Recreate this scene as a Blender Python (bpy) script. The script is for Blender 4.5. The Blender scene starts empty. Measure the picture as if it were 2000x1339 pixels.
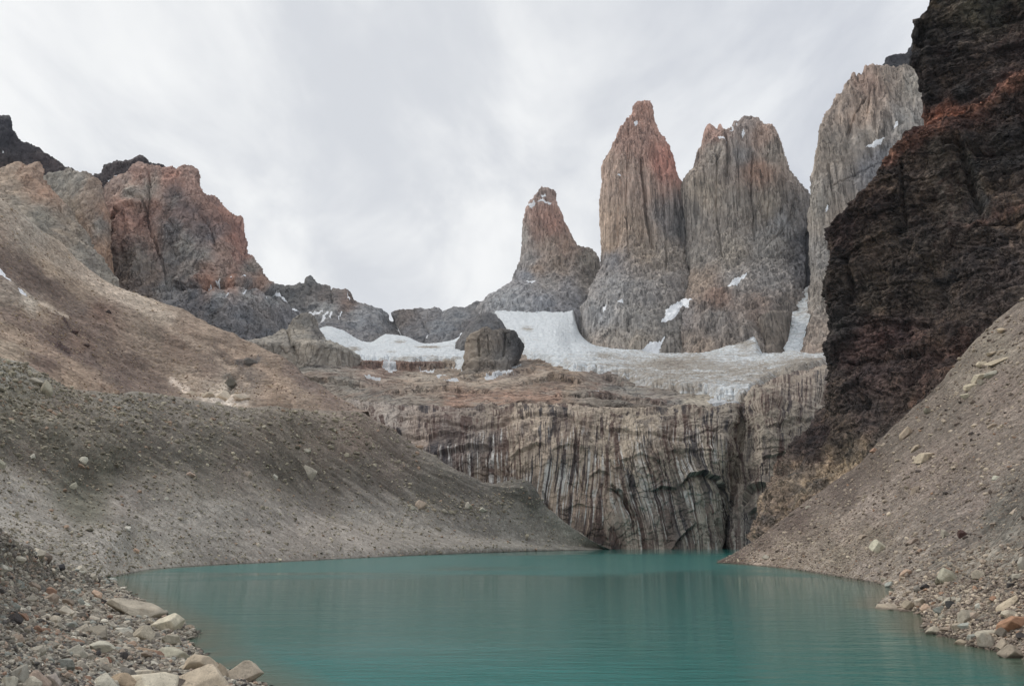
import bpy, math, random
import numpy as np

# ------------------------------------------------------------------ camera, sky, sun
F, CX, CY, H = 1525.0, 1000.0, 669.5, 10.0          # focal length and centre in photo pixels, eye height over the lake (m)
PITCH = math.atan((1048 - CY) / F)
scene = bpy.context.scene
C = scene.collection
cam_d = bpy.data.cameras.new("camera"); cam = bpy.data.objects.new("camera", cam_d); C.objects.link(cam)
cam.location = (0, 0, H); cam.rotation_euler = (math.pi / 2 + PITCH, 0, 0)
cam_d.sensor_width = 36.0; cam_d.lens = F / 2000.0 * 36.0; cam_d.clip_start = 0.5; cam_d.clip_end = 60000
scene.camera = cam
scene.view_settings.view_transform = 'Standard'; scene.view_settings.look = 'None'
scene.view_settings.gamma = 1.0; scene.view_settings.exposure = 0.0
scene.cycles.max_bounces = 4; scene.cycles.volume_bounces = 0
scene.cycles.diffuse_bounces = 3

SUN_EL, SUN_AZ = math.radians(48), math.radians(-62)   # azimuth from +Y, negative to the left
sun_d = bpy.data.lights.new("sun", 'SUN'); sun_d.energy = 1.5; sun_d.angle = math.radians(11); sun_d.color = (1.0, 0.95, 0.88)
sun = bpy.data.objects.new("sun", sun_d); C.objects.link(sun)
sun.rotation_euler = (math.pi / 2 - SUN_EL, 0, math.pi - SUN_AZ)

class N:                                              # tiny node helper
    def __init__(s, tree): s.t = tree; s.n = tree.nodes; s.l = tree.links
    def add(s, typ, ins=None, **kw):
        n = s.n.new(typ)
        for k, v in kw.items(): setattr(n, k, v)
        for k, v in (ins or {}).items(): s.put(n.inputs[k], v)
        return n
    def put(s, sock, v):
        if isinstance(v, bpy.types.NodeSocket): s.l.new(v, sock)
        elif isinstance(v, bpy.types.Node): s.l.new(v.outputs[0], sock)
        else: sock.default_value = v
    def math(s, op, a, b=0.0, c=0.0, clamp=False):
        n = s.add('ShaderNodeMath', {0: a, 1: b, 2: c}, operation=op); n.use_clamp = clamp; return n.outputs[0]
    def vmul(s, a, b): return s.add('ShaderNodeVectorMath', {0: a, 1: b}, operation='MULTIPLY').outputs[0]
    def vadd(s, a, b): return s.add('ShaderNodeVectorMath', {0: a, 1: b}, operation='ADD').outputs[0]
    def noise(s, vec, scale, detail=6.0, rough=0.55, dist=0.0):
        return s.add('ShaderNodeTexNoise', {'Vector': vec, 'Scale': scale, 'Detail': detail, 'Roughness': rough, 'Distortion': dist}).outputs[0]
    def rng(s, v, a, b, c, d, smooth=False):
        n = s.add('ShaderNodeMapRange', {0: v, 1: a, 2: b, 3: c, 4: d}); n.clamp = True
        if smooth: n.interpolation_type = 'SMOOTHSTEP'
        return n.outputs[0]
    def mix(s, f, a, b, mode='MIX'):
        n = s.add('ShaderNodeMix', data_type='RGBA', blend_type=mode)
        s.put(n.inputs[0], f); s.put(n.inputs[6], a); s.put(n.inputs[7], b)
        return n.outputs[2]

def lin(c):
    c = np.asarray(c, float) / 255.0
    return np.where(c <= 0.04045, c / 12.92, ((c + 0.055) / 1.055) ** 2.4)
def L4(r, g, b, k=1.0):
    v = lin((r, g, b)) * k; return (float(v[0]), float(v[1]), float(v[2]), 1.0)

world = bpy.data.worlds.new("World"); scene.world = world; world.use_nodes = True
w = N(world.node_tree); w.n.clear()
sky = w.add('ShaderNodeTexSky', sky_type='NISHITA'); sky.sun_disc = False; sky.sun_elevation = SUN_EL; sky.sun_rotation = SUN_AZ
tc = w.add('ShaderNodeTexCoord').outputs['Generated']
sep = w.add('ShaderNodeSeparateXYZ', {0: tc})
# project the direction on a cloud deck overhead, so clouds flatten and stretch towards the horizon
zz = w.math('MAXIMUM', w.math('ADD', sep.outputs[2], 0.22), 0.05)
deck = w.add('ShaderNodeCombineXYZ', {0: w.math('DIVIDE', sep.outputs[0], zz), 1: w.math('DIVIDE', sep.outputs[1], zz), 2: 0.0}).outputs[0]
rot = w.add('ShaderNodeMapping', {'Vector': deck, 'Rotation': (0, 0, math.radians(38)), 'Scale': (1.5, 0.8, 1.0), 'Location': (0.35, 0.2, 0)}).outputs[0]
c1 = w.noise(rot, 2.1, 8.0, 0.55, 0.35)
c2 = w.noise(deck, 0.55, 2.0, 0.5)
cl = w.rng(w.math('ADD', w.math('MULTIPLY', c1, 0.6), w.math('MULTIPLY', c2, 0.4)), 0.40, 0.60, 0.0, 1.0, True)
cloud = w.mix(cl, L4(211, 214, 219), L4(243, 244, 244))
el = w.rng(sep.outputs[2], 0.02, 0.34, 1.0, 0.0, True)
cloud = w.mix(w.math('MULTIPLY', el, 0.6), cloud, L4(233, 238, 244))
right = w.rng(sep.outputs[0], -0.1, 0.45, 0.0, 0.55, True)
cloud = w.mix(right, cloud, w.mix(cl, L4(190, 195, 206), L4(222, 226, 232)))
bg1 = w.add('ShaderNodeBackground', {'Color': sky.outputs[0], 'Strength': 0.05})
bg2 = w.add('ShaderNodeBackground', {'Color': cloud, 'Strength': 1.12})
ms = w.add('ShaderNodeMixShader', {0: 0.94}); w.l.new(bg1.outputs[0], ms.inputs[1]); w.l.new(bg2.outputs[0], ms.inputs[2])
wo = w.add('ShaderNodeOutputWorld'); w.l.new(ms.outputs[0], wo.inputs[0])

# ------------------------------------------------------------------ geometry maths
sp, cp = math.sin(PITCH), math.cos(PITCH)
def ray(px, py):
    a = (np.asarray(px, float) - CX) / F; b = (CY - np.asarray(py, float)) / F
    return a, cp - b * sp, sp + b * cp
def P(px, py, Y):                                     # the point of the view direction (px, py) that stands Y metres ahead
    dx, dy, dz = ray(px, py); k = Y / dy
    return np.stack([dx * k, dy * k, H + dz * k], -1)
def Q(px, py, z=0.0):                                 # ... that lies at height z
    dx, dy, dz = ray(px, py); k = (z - H) / dz
    return np.stack([dx * k, dy * k, H + dz * k], -1)
def proj(p):
    x, y, z = p[..., 0], p[..., 1], p[..., 2] - H
    d = np.maximum(y * cp + z * sp, 1.0)
    return CX + F * x / d, CY - F * (z * cp - y * sp) / d

rs = np.random.RandomState(7)
_perm = rs.permutation(256); _perm = np.concatenate([_perm, _perm, _perm]).astype(np.int32)
_g = rs.normal(size=(256, 3)); _g = (_g / np.linalg.norm(_g, axis=1, keepdims=True)).astype(np.float32)
_gx, _gy, _gz = (np.ascontiguousarray(_g[:, k]) for k in range(3))
from concurrent.futures import ThreadPoolExecutor
_pool = ThreadPoolExecutor(4)
def _perlin(x, y, z, out):
    ix = np.floor(x); iy = np.floor(y); iz = np.floor(z); x = x - ix; y = y - iy; z = z - iz
    ix = ix.astype(np.int32) & 255; iy = iy.astype(np.int32) & 255; iz = iz.astype(np.int32) & 255
    u = x * x * x * (x * (x * 6 - 15) + 10); v = y * y * y * (y * (y * 6 - 15) + 10); w = z * z * z * (z * (z * 6 - 15) + 10)
    acc = []
    for a in (0, 1):
        ha = _perm.take(ix + a); xa = x - a; ry = []
        for b in (0, 1):
            hb = _perm.take(ha + iy + b); yb = y - b; rz = []
            for c in (0, 1):
                g = _perm.take(hb + iz + c); zc = z - c
                rz.append(_gx.take(g) * xa + _gy.take(g) * yb + _gz.take(g) * zc)
            ry.append(rz[0] + w * (rz[1] - rz[0]))
        acc.append(ry[0] + v * (ry[1] - ry[0]))
    out[:] = (acc[0] + u * (acc[1] - acc[0])) * 1.6
def perlin(p):
    q = p.reshape(-1, 3); x, y, z = (np.ascontiguousarray(q[:, k], dtype=np.float32) for k in range(3))
    out = np.empty(len(x), np.float32); st = 16384
    list(_pool.map(lambda i: _perlin(x[i:i + st], y[i:i + st], z[i:i + st], out[i:i + st]), range(0, len(x), st)))
    return out.reshape(p.shape[:-1])
def fbm(p, s=1.0, o=4, gain=0.5, off=0.0, ridged=False):
    p = (p * np.asarray(1.0 / np.asarray(s, float)) + off).astype(np.float32); t = 0; a = 1.0; n = 0
    for k in range(o):
        v = perlin(p)
        if ridged: v = 0.42 - 2 * np.abs(v)
        t = t + a * v; n += a; a *= gain; p = p * 2.03 + 11.7
    return t / n
def sm(x, a, b):
    t = np.clip((x - a) / (b - a), 0, 1); return t * t * (3 - 2 * t)

def pchip(tk, v, t):                                  # monotone cubic through knots along axis 0
    v = np.asarray(v, float); n = len(tk)
    if n == 2:
        f = ((t - tk[0]) / (tk[1] - tk[0])).reshape(-1, *([1] * (v.ndim - 1))); return v[0] * (1 - f) + v[1] * f
    sh = (-1,) + (1,) * (v.ndim - 1)
    h = np.diff(tk).reshape(sh); d = np.diff(v, axis=0) / h
    m = np.zeros_like(v); m[0] = d[0]; m[-1] = d[-1]
    w1 = 2 * h[1:] + h[:-1]; w2 = h[1:] + 2 * h[:-1]
    ok = d[:-1] * d[1:] > 0
    with np.errstate(divide='ignore', invalid='ignore'):
        m[1:-1] = np.where(ok, (w1 + w2) / (w1 / d[:-1] + w2 / d[1:]), 0)
    m = np.nan_to_num(m)
    i = np.clip(np.searchsorted(tk, t, side='right') - 1, 0, n - 2)
    hh = (tk[i + 1] - tk[i]).reshape(sh); s = ((t - tk[i])).reshape(sh) / hh
    return ((2 * s**3 - 3 * s**2 + 1) * v[i] + (s**3 - 2 * s**2 + s) * hh * m[i] + (-2 * s**3 + 3 * s**2) * v[i + 1] + (s**3 - s**2) * hh * m[i + 1])

def row_curve(pts, nk=160, smooth=True):
    pts = np.asarray(pts, float)
    if smooth == 'px':
        qx, _ = proj(pts); t = (qx - qx[0]) / (qx[-1] - qx[0]); return pchip(t, pts, np.linspace(0, 1, nk))
    d = np.linalg.norm(np.diff(pts, axis=0), axis=1) + 1e-6
    t = np.concatenate([[0], np.cumsum(d)]); t /= t[-1]; tn = np.linspace(0, 1, nk)
    if smooth: return pchip(t, pts, tn)
    return np.stack([np.interp(tn, t, pts[:, k]) for k in range(3)], -1)

def equalise(G, axis, n, wt=None):
    """new parameters along an axis such that the picture-size of the steps is about even"""
    px, py = proj(G); s = np.hypot(np.diff(px, axis=axis), np.diff(py, axis=axis)); s = np.minimum(s, 60)
    s = s.mean(axis=1 - axis) + 0.15 * s.mean()
    if wt is not None: s = s * wt
    c = np.concatenate([[0], np.cumsum(s)]); c /= c[-1]
    return np.interp(np.linspace(0, 1, n), c, np.linspace(0, 1, len(c)))

def grid_normals(G):
    du = np.gradient(G, axis=1); dv = np.gradient(G, axis=0); n = np.cross(du, dv)
    return n / (np.linalg.norm(n, axis=-1, keepdims=True) + 1e-9)

def surface(rows, nu, nv, backw=None, smooth=True, vk=None):
    """rows: lists of world points. Returns grid nv x nu of points. backw: weight of each row interval"""
    R = np.stack([row_curve(r, 200, smooth) for r in rows])
    k = len(rows)
    if vk is None:
        d = np.linalg.norm(np.diff(R, axis=0), axis=-1).mean(axis=1) + 1e-3
        vk = np.concatenate([[0], np.cumsum(d)]); vk = vk / vk[-1]
    tv = np.linspace(0, 1, 240); G = pchip(vk, R, tv)
    wt = None
    if backw is not None:
        mid = (tv[1:] + tv[:-1]) / 2; wt = np.array([backw[min(np.searchsorted(vk, m, side='right') - 1, k - 2)] for m in mid])
    tvn = equalise(G, 0, nv, wt); tun = equalise(G, 1, nu)
    G = pchip(vk, R, tvn)
    G = np.moveaxis(pchip(np.linspace(0, 1, 200), np.moveaxis(G, 1, 0), tun), 0, 1)
    return G

def face_camera(G, n, sl=None):
    v = np.array([0, 0, H]) - G; d = (n * v).sum(-1)
    if sl is not None: d = d[sl]
    return n if d.mean() > 0 else -n

def arc(G):
    s = np.concatenate([np.zeros((G.shape[0], 1)), np.cumsum(np.linalg.norm(np.diff(G, axis=1), axis=-1), axis=1)], axis=1)
    s = np.broadcast_to(s.mean(axis=0), s.shape)
    t = np.concatenate([np.zeros((1, G.shape[1])), np.cumsum(np.linalg.norm(np.diff(G, axis=0), axis=-1), axis=0)], axis=0)
    t = np.broadcast_to(t.mean(axis=1, keepdims=True), t.shape)
    return s, t

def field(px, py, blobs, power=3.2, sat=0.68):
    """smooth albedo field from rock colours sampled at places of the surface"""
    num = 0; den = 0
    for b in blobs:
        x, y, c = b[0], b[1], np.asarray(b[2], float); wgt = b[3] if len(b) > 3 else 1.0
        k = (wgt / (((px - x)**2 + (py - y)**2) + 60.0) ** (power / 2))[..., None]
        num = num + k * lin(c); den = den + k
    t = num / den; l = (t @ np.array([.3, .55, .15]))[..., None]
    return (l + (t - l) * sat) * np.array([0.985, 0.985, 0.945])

def inpoly(px, py, poly):
    ins = np.zeros(px.shape, bool); x0, y0 = poly[-1]
    for x1, y1 in poly:
        c = ((y1 > py) != (y0 > py)) & (px < (x0 - x1) * (py - y1) / ((y0 - y1) + 1e-9) + x1)
        ins ^= c; x0, y0 = x1, y1
    return ins
def linedist(px, py, line):
    d = np.full(px.shape, 1e9)
    for (x0, y0), (x1, y1) in zip(line[:-1], line[1:]):
        vx, vy = x1 - x0, y1 - y0; t = np.clip(((px - x0) * vx + (py - y0) * vy) / (vx * vx + vy * vy + 1e-9), 0, 1)
        d = np.minimum(d, np.hypot(px - x0 - t * vx, py - y0 - t * vy))
    return d

def mesh_from_grids(name, grids, mat, closed=False, smooth=True, props=None):
    """grids: list of dict(G, tint, snow, st); all joined to one mesh object"""
    V, FA, T, S, ST = [], [], [], [], []; off = 0
    for g in grids:
        G = g['G']; nv, nu = G.shape[:2]
        V.append(G.reshape(-1, 3)); T.append(g['tint'].reshape(-1, 3)); S.append(g['snow'].reshape(-1)); ST.append(np.stack([g['s'], g['t'], np.zeros_like(g['s'])], -1).reshape(-1, 3))
        idx = np.arange(nv * nu).reshape(nv, nu) + off
        f = np.stack([idx[:-1, :-1], idx[:-1, 1:], idx[1:, 1:], idx[1:, :-1]], -1).reshape(-1, 4)
        if 'mask' in g:
            mk = g['mask']; f = f[(mk[:-1, :-1] & mk[:-1, 1:] & mk[1:, 1:] & mk[1:, :-1]).ravel()]
        FA.append(f[:, ::-1] if g.get('flip') else f); off += nv * nu
    V = np.concatenate(V); FA = np.concatenate(FA)
    me = bpy.data.meshes.new(name)
    me.vertices.add(len(V)); me.vertices.foreach_set('co', V.astype(np.float32).ravel())
    me.loops.add(len(FA) * 4); me.loops.foreach_set('vertex_index', FA.astype(np.int32).ravel())
    me.polygons.add(len(FA)); me.polygons.foreach_set('loop_start', np.arange(0, len(FA) * 4, 4, dtype=np.int32))
    me.update(calc_edges=True)
    me.polygons.foreach_set('use_smooth', np.full(len(FA), smooth))
    T = np.concatenate(T); a = me.attributes.new('tint', 'FLOAT_COLOR', 'POINT'); a.data.foreach_set('color', np.concatenate([T, np.ones((len(T), 1))], 1).astype(np.float32).ravel())
    a = me.attributes.new('snow', 'FLOAT', 'POINT'); a.data.foreach_set('value', np.concatenate(S).astype(np.float32))
    a = me.attributes.new('st', 'FLOAT_VECTOR', 'POINT'); a.data.foreach_set('vector', np.concatenate(ST).astype(np.float32).ravel())
    me.materials.append(mat)
    o = bpy.data.objects.new(name, me); C.objects.link(o)
    for k, v in (props or {}).items(): o[k] = v
    return o

# ------------------------------------------------------------------ materials
def new_mat(name):
    m = bpy.data.materials.new(name); m.use_nodes = True; t = N(m.node_tree); t.n.clear(); return m, t
def finish(t, col, rough, height=None, strength=0.6, dist=1.0, spec=0.25, **kw):
    ins = {'Base Color': col, 'Roughness': rough, 'Specular IOR Level': spec}; ins.update(kw)
    b = t.add('ShaderNodeBsdfPrincipled', ins)
    if height is not None:
        bm = t.add('ShaderNodeBump', {'Strength': strength, 'Distance': dist, 'Height': height}); t.l.new(bm.outputs[0], b.inputs['Normal'])
    o = t.add('ShaderNodeOutputMaterial'); t.l.new(b.outputs[0], o.inputs[0])

SNOW = (0.86, 0.88, 0.91, 1)
def rock_mat(name, unit, gain=1.9, vert=6.0, hor=0.0, contrast=0.5, streak=0.35, crack=0.5, bump=0.8, horband=0.0, patch=None):
    """unit: size in metres of the main relief; vert: how much it is drawn out vertically"""
    m, t = new_mat(name)
    tint = t.add('ShaderNodeAttribute', attribute_name='tint').outputs['Color']
    snow = t.add('ShaderNodeAttribute', attribute_name='snow').outputs['Fac']
    co = t.add('ShaderNodeTexCoord').outputs['Object']
    col = t.vmul(tint, (gain, gain, gain))
    big = t.noise(co, 0.35 / unit, 5.0, 0.6, 0.4)
    vco = t.vmul(co, (1.0 / unit, 1.0 / unit, 1.0 / (unit * vert)))
    vs = t.noise(vco, 1.0, 8.0, 0.62, 0.6)
    fine = t.noise(co, 3.0 / unit, 8.0, 0.7)
    vor = t.add('ShaderNodeTexVoronoi', {'Vector': t.vadd(t.vmul(vco, (0.35, 0.35, 0.5)), t.vmul(t.add('ShaderNodeTexNoise', {'Vector': vco, 'Scale': 0.9, 'Detail': 3.0}).outputs[1], (1.1, 1.1, 1.1))), 'Scale': 1.0}, feature='DISTANCE_TO_EDGE').outputs[0]
    def lines(vec, sc, wdt): return t.rng(t.math('ABSOLUTE', t.math('SUBTRACT', t.noise(vec, sc, 3.0, 0.5, 0.3), 0.5)), 0.0, wdt, 0.0, 1.0)
    l1 = lines(t.vmul(co, (1.0 / unit, 1.0 / unit, 1.0 / (unit * vert))), 0.55, 0.022); l2 = lines(t.vmul(co, (0.5 / unit, 0.5 / unit, (1.2 if horband > 0 else 0.12) / unit)), 0.7, 0.012)
    crk = t.math('MULTIPLY', t.rng(vor, 0.0, 0.03, 0.45, 1.0), t.math('MULTIPLY', t.rng(l1, 0, 1, .1, 1), t.rng(l2, 0, 1, .4, 1)))
    col = t.mix(1.0, col, t.add('ShaderNodeCombineColor', {0: t.rng(big, 0.3, 0.7, 1 - contrast * .5, 1 + contrast * .5), 1: t.rng(big, 0.3, 0.7, 1 - contrast * .45, 1 + contrast * .4), 2: t.rng(big, 0.3, 0.7, 1 - contrast * .38, 1 + contrast * .32)}).outputs[0], 'MULTIPLY')
    if patch:
        pn = t.noise(t.vmul(co, (0.05, 0.05, 0.035)), 1.0, 7.0, 0.68, 0.8); col = t.mix(t.rng(pn, 0.52, 0.62, 0.0, 1.0), col, patch[0], 'MULTIPLY'); col = t.mix(t.rng(pn, 0.45, 0.36, 0.0, 1.0), col, patch[1], 'MULTIPLY')
    k = t.math('MULTIPLY', t.rng(vs, 0.32, 0.68, 1 - streak, 1 + streak), t.rng(fine, 0.3, 0.7, 1 - contrast * .5, 1 + contrast * .5))
    k = t.math('MULTIPLY', k, t.rng(crk, 0, 1, 1 - crack, 1.0))
    if horband > 0:
        hb = t.noise(t.vmul(co, (0.12 / unit, 0.12 / unit, 1.6 / unit)), 1.0, 6.0, 0.6, 0.5)
        k = t.math('MULTIPLY', k, t.rng(hb, 0.35, 0.65, 1 - horband, 1 + horband))
    col = t.mix(1.0, col, t.add('ShaderNodeCombineColor', {0: k, 1: k, 2: k}).outputs[0], 'MULTIPLY')
    sn = t.rng(t.math('ADD', snow, t.math('MULTIPLY', t.math('SUBTRACT', fine, 0.5), 0.6)), 0.42, 0.58, 0.0, 1.0)
    col = t.mix(sn, col, SNOW)
    h = t.math('ADD', t.math('ADD', t.math('MULTIPLY', vs, 1.0), t.math('MULTIPLY', fine, 0.38)), t.math('MULTIPLY', crk, 0.35 * crack * 2))
    h = t.math('MULTIPLY', h, t.rng(sn, 0, 1, 1.0, 0.15))
    finish(t, col, 0.9, h, bump, unit * 0.5)
    return m

def scree_mat(name, unit, gain=1.9, cells=(1.0, 2.7), down=0.25, bump=0.8, var=0.5, warm=0.15):
    """loose stones: cells are stone sizes in metres; st carries metres along and down the slope"""
    m, t = new_mat(name)
    tint = t.add('ShaderNodeAttribute', attribute_name='tint').outputs['Color']
    snow = t.add('ShaderNodeAttribute', attribute_name='snow').outputs['Fac']
    st = t.add('ShaderNodeAttribute', attribute_name='st').outputs['Vector']
    co = t.add('ShaderNodeTexCoord').outputs['Object']
    col = t.vmul(tint, (gain, gain, gain))
    big = t.noise(co, 0.03 / unit * 1.0, 6.0, 0.65, 0.5)
    med = t.noise(co, 0.22 / unit, 8.0, 0.75)
    run = t.noise(t.vmul(st, (0.09 / unit, 0.008 / unit, 1)), 1.0, 7.0, 0.65, 0.4)
    v1 = t.add('ShaderNodeTexVoronoi', {'Vector': co, 'Scale': 1.0 / cells[0], 'Randomness': 1.0})
    v2 = t.add('ShaderNodeTexVoronoi', {'Vector': co, 'Scale': 1.0 / cells[1], 'Randomness': 1.0})
    s1 = t.add('ShaderNodeSeparateColor', {0: v1.outputs['Color']}); s2 = t.add('ShaderNodeSeparateColor', {0: v2.outputs['Color']})
    k = t.math('MULTIPLY', t.rng(s1.outputs[0], 0, 1, 1 - var, 1 + var), t.rng(t.math('POWER', s2.outputs[0], 3.0), 0, 1, 0.88, 1.0 + var * .8))
    k = t.math('MULTIPLY', k, t.rng(big, 0.3, 0.7, 0.82, 1.18))
    k = t.math('MULTIPLY', k, t.rng(med, 0.3, 0.7, 0.78, 1.22))
    k = t.math('MULTIPLY', k, t.rng(run, 0.3, 0.7, 1 - down, 1 + down))
    col = t.mix(1.0, col, t.add('ShaderNodeCombineColor', {0: k, 1: k, 2: k}).outputs[0], 'MULTIPLY')
    col = t.mix(t.rng(s1.outputs[1], 0.7, 1.0, 0.0, warm), col, L4(138, 104, 84, 1.4))
    col = t.mix(t.rng(snow, 0.4, 0.6, 0.0, 1.0), col, SNOW)
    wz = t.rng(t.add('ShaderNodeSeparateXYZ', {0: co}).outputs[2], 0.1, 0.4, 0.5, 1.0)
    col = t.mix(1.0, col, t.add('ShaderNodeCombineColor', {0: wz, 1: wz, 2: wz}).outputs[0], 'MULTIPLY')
    h = t.math('ADD', t.math('MULTIPLY', v1.outputs[0], -0.8), t.math('ADD', t.math('MULTIPLY', med, 2.0), t.math('MULTIPLY', v2.outputs[0], -0.9)))
    finish(t, col, 0.92, h, bump, cells[0] * 0.35)
    return m

M_TOWER = rock_mat('granite_tower', 13.0, 2.02, 18.0, contrast=0.24, streak=0.5, crack=0.7, bump=0.5)
M_RED = rock_mat('red_granite', 26.0, 1.95, 2.5, contrast=0.6, streak=0.3, crack=0.5, bump=0.8)
M_RIDGE = rock_mat('grey_ridge_rock', 26.0, 2.0, 1.6, contrast=0.5, streak=0.22, crack=0.4, bump=0.9)
M_DARK = rock_mat('dark_sedimentary_rock', 30.0, 1.8, 1.5, contrast=0.5, streak=0.35, crack=0.4, bump=0.9)
M_CLIFF = rock_mat('dark_cliff_rock', 6.0, 1.85, 1.7, contrast=1.1, streak=0.5, crack=0.6, bump=1.0, horband=0.22, patch=((1.75, 1.68, 1.5, 1), (0.62, 0.52, 0.52, 1)))
M_SLAB = rock_mat('pale_slab_rock', 16.0, 1.85, 2.0, contrast=0.45, streak=0.3, crack=0.4, bump=0.8)
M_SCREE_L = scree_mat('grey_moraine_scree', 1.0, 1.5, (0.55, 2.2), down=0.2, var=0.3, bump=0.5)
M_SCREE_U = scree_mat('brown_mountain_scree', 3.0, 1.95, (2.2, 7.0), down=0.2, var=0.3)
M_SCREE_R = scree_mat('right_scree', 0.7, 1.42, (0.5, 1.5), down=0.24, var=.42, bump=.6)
M_SHORE = scree_mat('shore_gravel', 0.15, 1.35, (0.16, 0.42), down=0.08, var=0.6)  # kept dark: partly brown gravel, partly shade painted into the gaps between stones

def plateau_mat():
    m, t = new_mat('ice_scoured_granite')
    tint = t.add('ShaderNodeAttribute', attribute_name='tint').outputs['Color']
    snow = t.add('ShaderNodeAttribute', attribute_name='snow').outputs['Fac']
    co = t.add('ShaderNodeTexCoord').outputs['Object']
    rco = t.add('ShaderNodeMapping', {'Vector': co, 'Rotation': (0, 0, math.radians(12)), 'Scale': (0.016, 0.10, 0.05)}).outputs[0]
    a = t.noise(rco, 1.0, 9.0, 0.68, 1.2); b = t.noise(co, 0.012, 6.0, 0.65, 0.8); c = t.noise(co, 0.16, 8.0, 0.7)
    col = t.vmul(tint, (2.15, 2.2, 2.2))
    k = t.math('MULTIPLY', t.rng(a, 0.33, 0.67, 0.66, 1.3), t.rng(c, 0.3, 0.7, 0.66, 1.34))
    col = t.mix(1.0, col, t.add('ShaderNodeCombineColor', {0: k, 1: k, 2: k}).outputs[0], 'MULTIPLY')
    def lines(vec, sc, wdt): return t.rng(t.math('ABSOLUTE', t.math('SUBTRACT', t.noise(vec, sc, 4.0, 0.55, 0.6), 0.5)), 0.0, wdt, 1.0, 0.0)
    pt = t.noise(t.vmul(co, (0.011, 0.03, 0.03)), 1.0, 7.0, 0.68, 1.0)
    col = t.mix(t.rng(pt, 0.50, 0.60, 0.0, 0.6), col, L4(158, 150, 140, 1.9))
    col = t.mix(t.rng(b, 0.50, 0.62, 0.0, 0.3), col, L4(140, 112, 96, 1.9))
    col = t.mix(t.rng(pt, 0.44, 0.36, 0.0, 0.55), col, L4(92, 84, 80, 1.8))
    ln = t.math('MAXIMUM', lines(rco, 0.8, 0.02), lines(t.vmul(co, (0.02, 0.012, 0.05)), 1.0, 0.014))
    col = t.mix(t.math('MULTIPLY', ln, 0.75), col, L4(56, 50, 50, 1.4))
    sn = t.rng(t.math('ADD', snow, t.math('MULTIPLY', t.math('SUBTRACT', c, 0.5), 0.7)), 0.42, 0.58, 0, 1)
    col = t.mix(sn, col, SNOW)
    h = t.math('SUBTRACT', t.math('ADD', t.math('MULTIPLY', a, 1.0), t.math('ADD', c, pt)), t.math('MULTIPLY', ln, .4))
    finish(t, col, 0.88, h, 0.9, 9.0)
    return m
M_PLAT = plateau_mat()

def wall_mat():
    m, t = new_mat('water_streaked_granite')
    tint = t.add('ShaderNodeAttribute', attribute_name='tint').outputs['Color']
    msk = t.add('ShaderNodeAttribute', attribute_name='snow').outputs['Fac']   # how strongly water has streaked the rock
    st = t.add('ShaderNodeAttribute', attribute_name='st').outputs['Vector']
    co = t.add('ShaderNodeTexCoord').outputs['Object']
    warp = t.add('ShaderNodeTexNoise', {'Vector': t.vmul(st, (0.03, 0.02, 1)), 'Scale': 1.0, 'Detail': 3.0}).outputs[1]
    sw = t.vadd(st, t.vmul(t.vadd(warp, (-.5, -.5, -.5)), (5.0, 0.0, 0)))
    def strk(fx, fy, off, d=6.0, r=0.6): return t.noise(t.vadd(t.vmul(sw, (fx, fy, 1)), (off, off * .7, off)), 1.0, d, r)
    wide = strk(0.075, 0.006, 3.1, 4.0); mid = strk(0.24, 0.010, 9.4, 5.0, .62); thin = strk(0.85, 0.018, 21.0, 4.0, .62); wht = strk(0.42, 0.009, 33.0, 4.0, .6); patchy = t.noise(t.vmul(st, (0.02, 0.028, 1)), 1.0, 5.0, 0.6, 0.8)
    fine = t.noise(co, 0.45, 8.0, 0.72); ver = t.noise(t.vmul(co, (0.12, 0.12, 0.05)), 1.0, 8.0, 0.65, 0.8)
    base = t.vmul(tint, (2.15, 2.12, 2.1))
    k = t.math('MULTIPLY', t.rng(fine, 0.3, 0.7, 0.76, 1.24), t.rng(ver, 0.3, 0.7, 0.72, 1.24))
    base = t.mix(1.0, base, t.add('ShaderNodeCombineColor', {0: k, 1: k, 2: k}).outputs[0], 'MULTIPLY')
    amt = t.rng(t.math('ADD', patchy, t.math('MULTIPLY', msk, 0.3)), 0.44, 0.60, 0.0, 1.0, True)
    dark = t.math('MAXIMUM', t.rng(wide, 0.50, 0.57, 0, 0.6), t.math('MAXIMUM', t.rng(mid, 0.51, 0.555, 0, 0.9), t.rng(thin, 0.54, 0.59, 0, 0.75)))
    pick = t.noise(t.vmul(st, (0.035, 0.01, 1)), 1.0, 2.0)
    dcol = t.mix(t.rng(pick, 0.42, 0.58, 0, 1), L4(50, 48, 54, 1.2), L4(76, 58, 53, 1.4))
    col = t.mix(t.math('MULTIPLY', dark, amt), base, dcol)
    white = t.math('MULTIPLY', t.rng(wht, 0.545, 0.59, 0, 0.95), t.rng(patchy, 0.42, 0.55, 0, 1))
    col = t.mix(t.math('MULTIPLY', white, t.rng(msk, 0.3, 0.8, 0, 1)), col, L4(178, 176, 172, 1.5))
    crk = t.add('ShaderNodeTexVoronoi', {'Vector': t.vadd(t.vmul(co, (0.035, 0.035, 0.02)), t.vmul(t.add('ShaderNodeTexNoise', {'Vector': co, 'Scale': 0.05, 'Detail': 4.0}).outputs[1], (1.3, 1.3, 1.3))), 'Scale': 1.0}, feature='DISTANCE_TO_EDGE').outputs[0]
    cr = t.rng(crk, 0.0, 0.022, 0.0, 1.0)
    col = t.mix(t.math('MULTIPLY', t.math('SUBTRACT', 1.0, cr), 0.4), col, L4(48, 44, 44, 1.2))
    h = t.math('ADD', t.math('MULTIPLY', ver, 1.6), t.math('ADD', t.math('MULTIPLY', fine, .6), t.math('MULTIPLY', cr, 0.5)))
    finish(t, col, 0.75, h, 0.8, 2.5, 0.3)
    return m
M_WALL = wall_mat()

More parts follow.
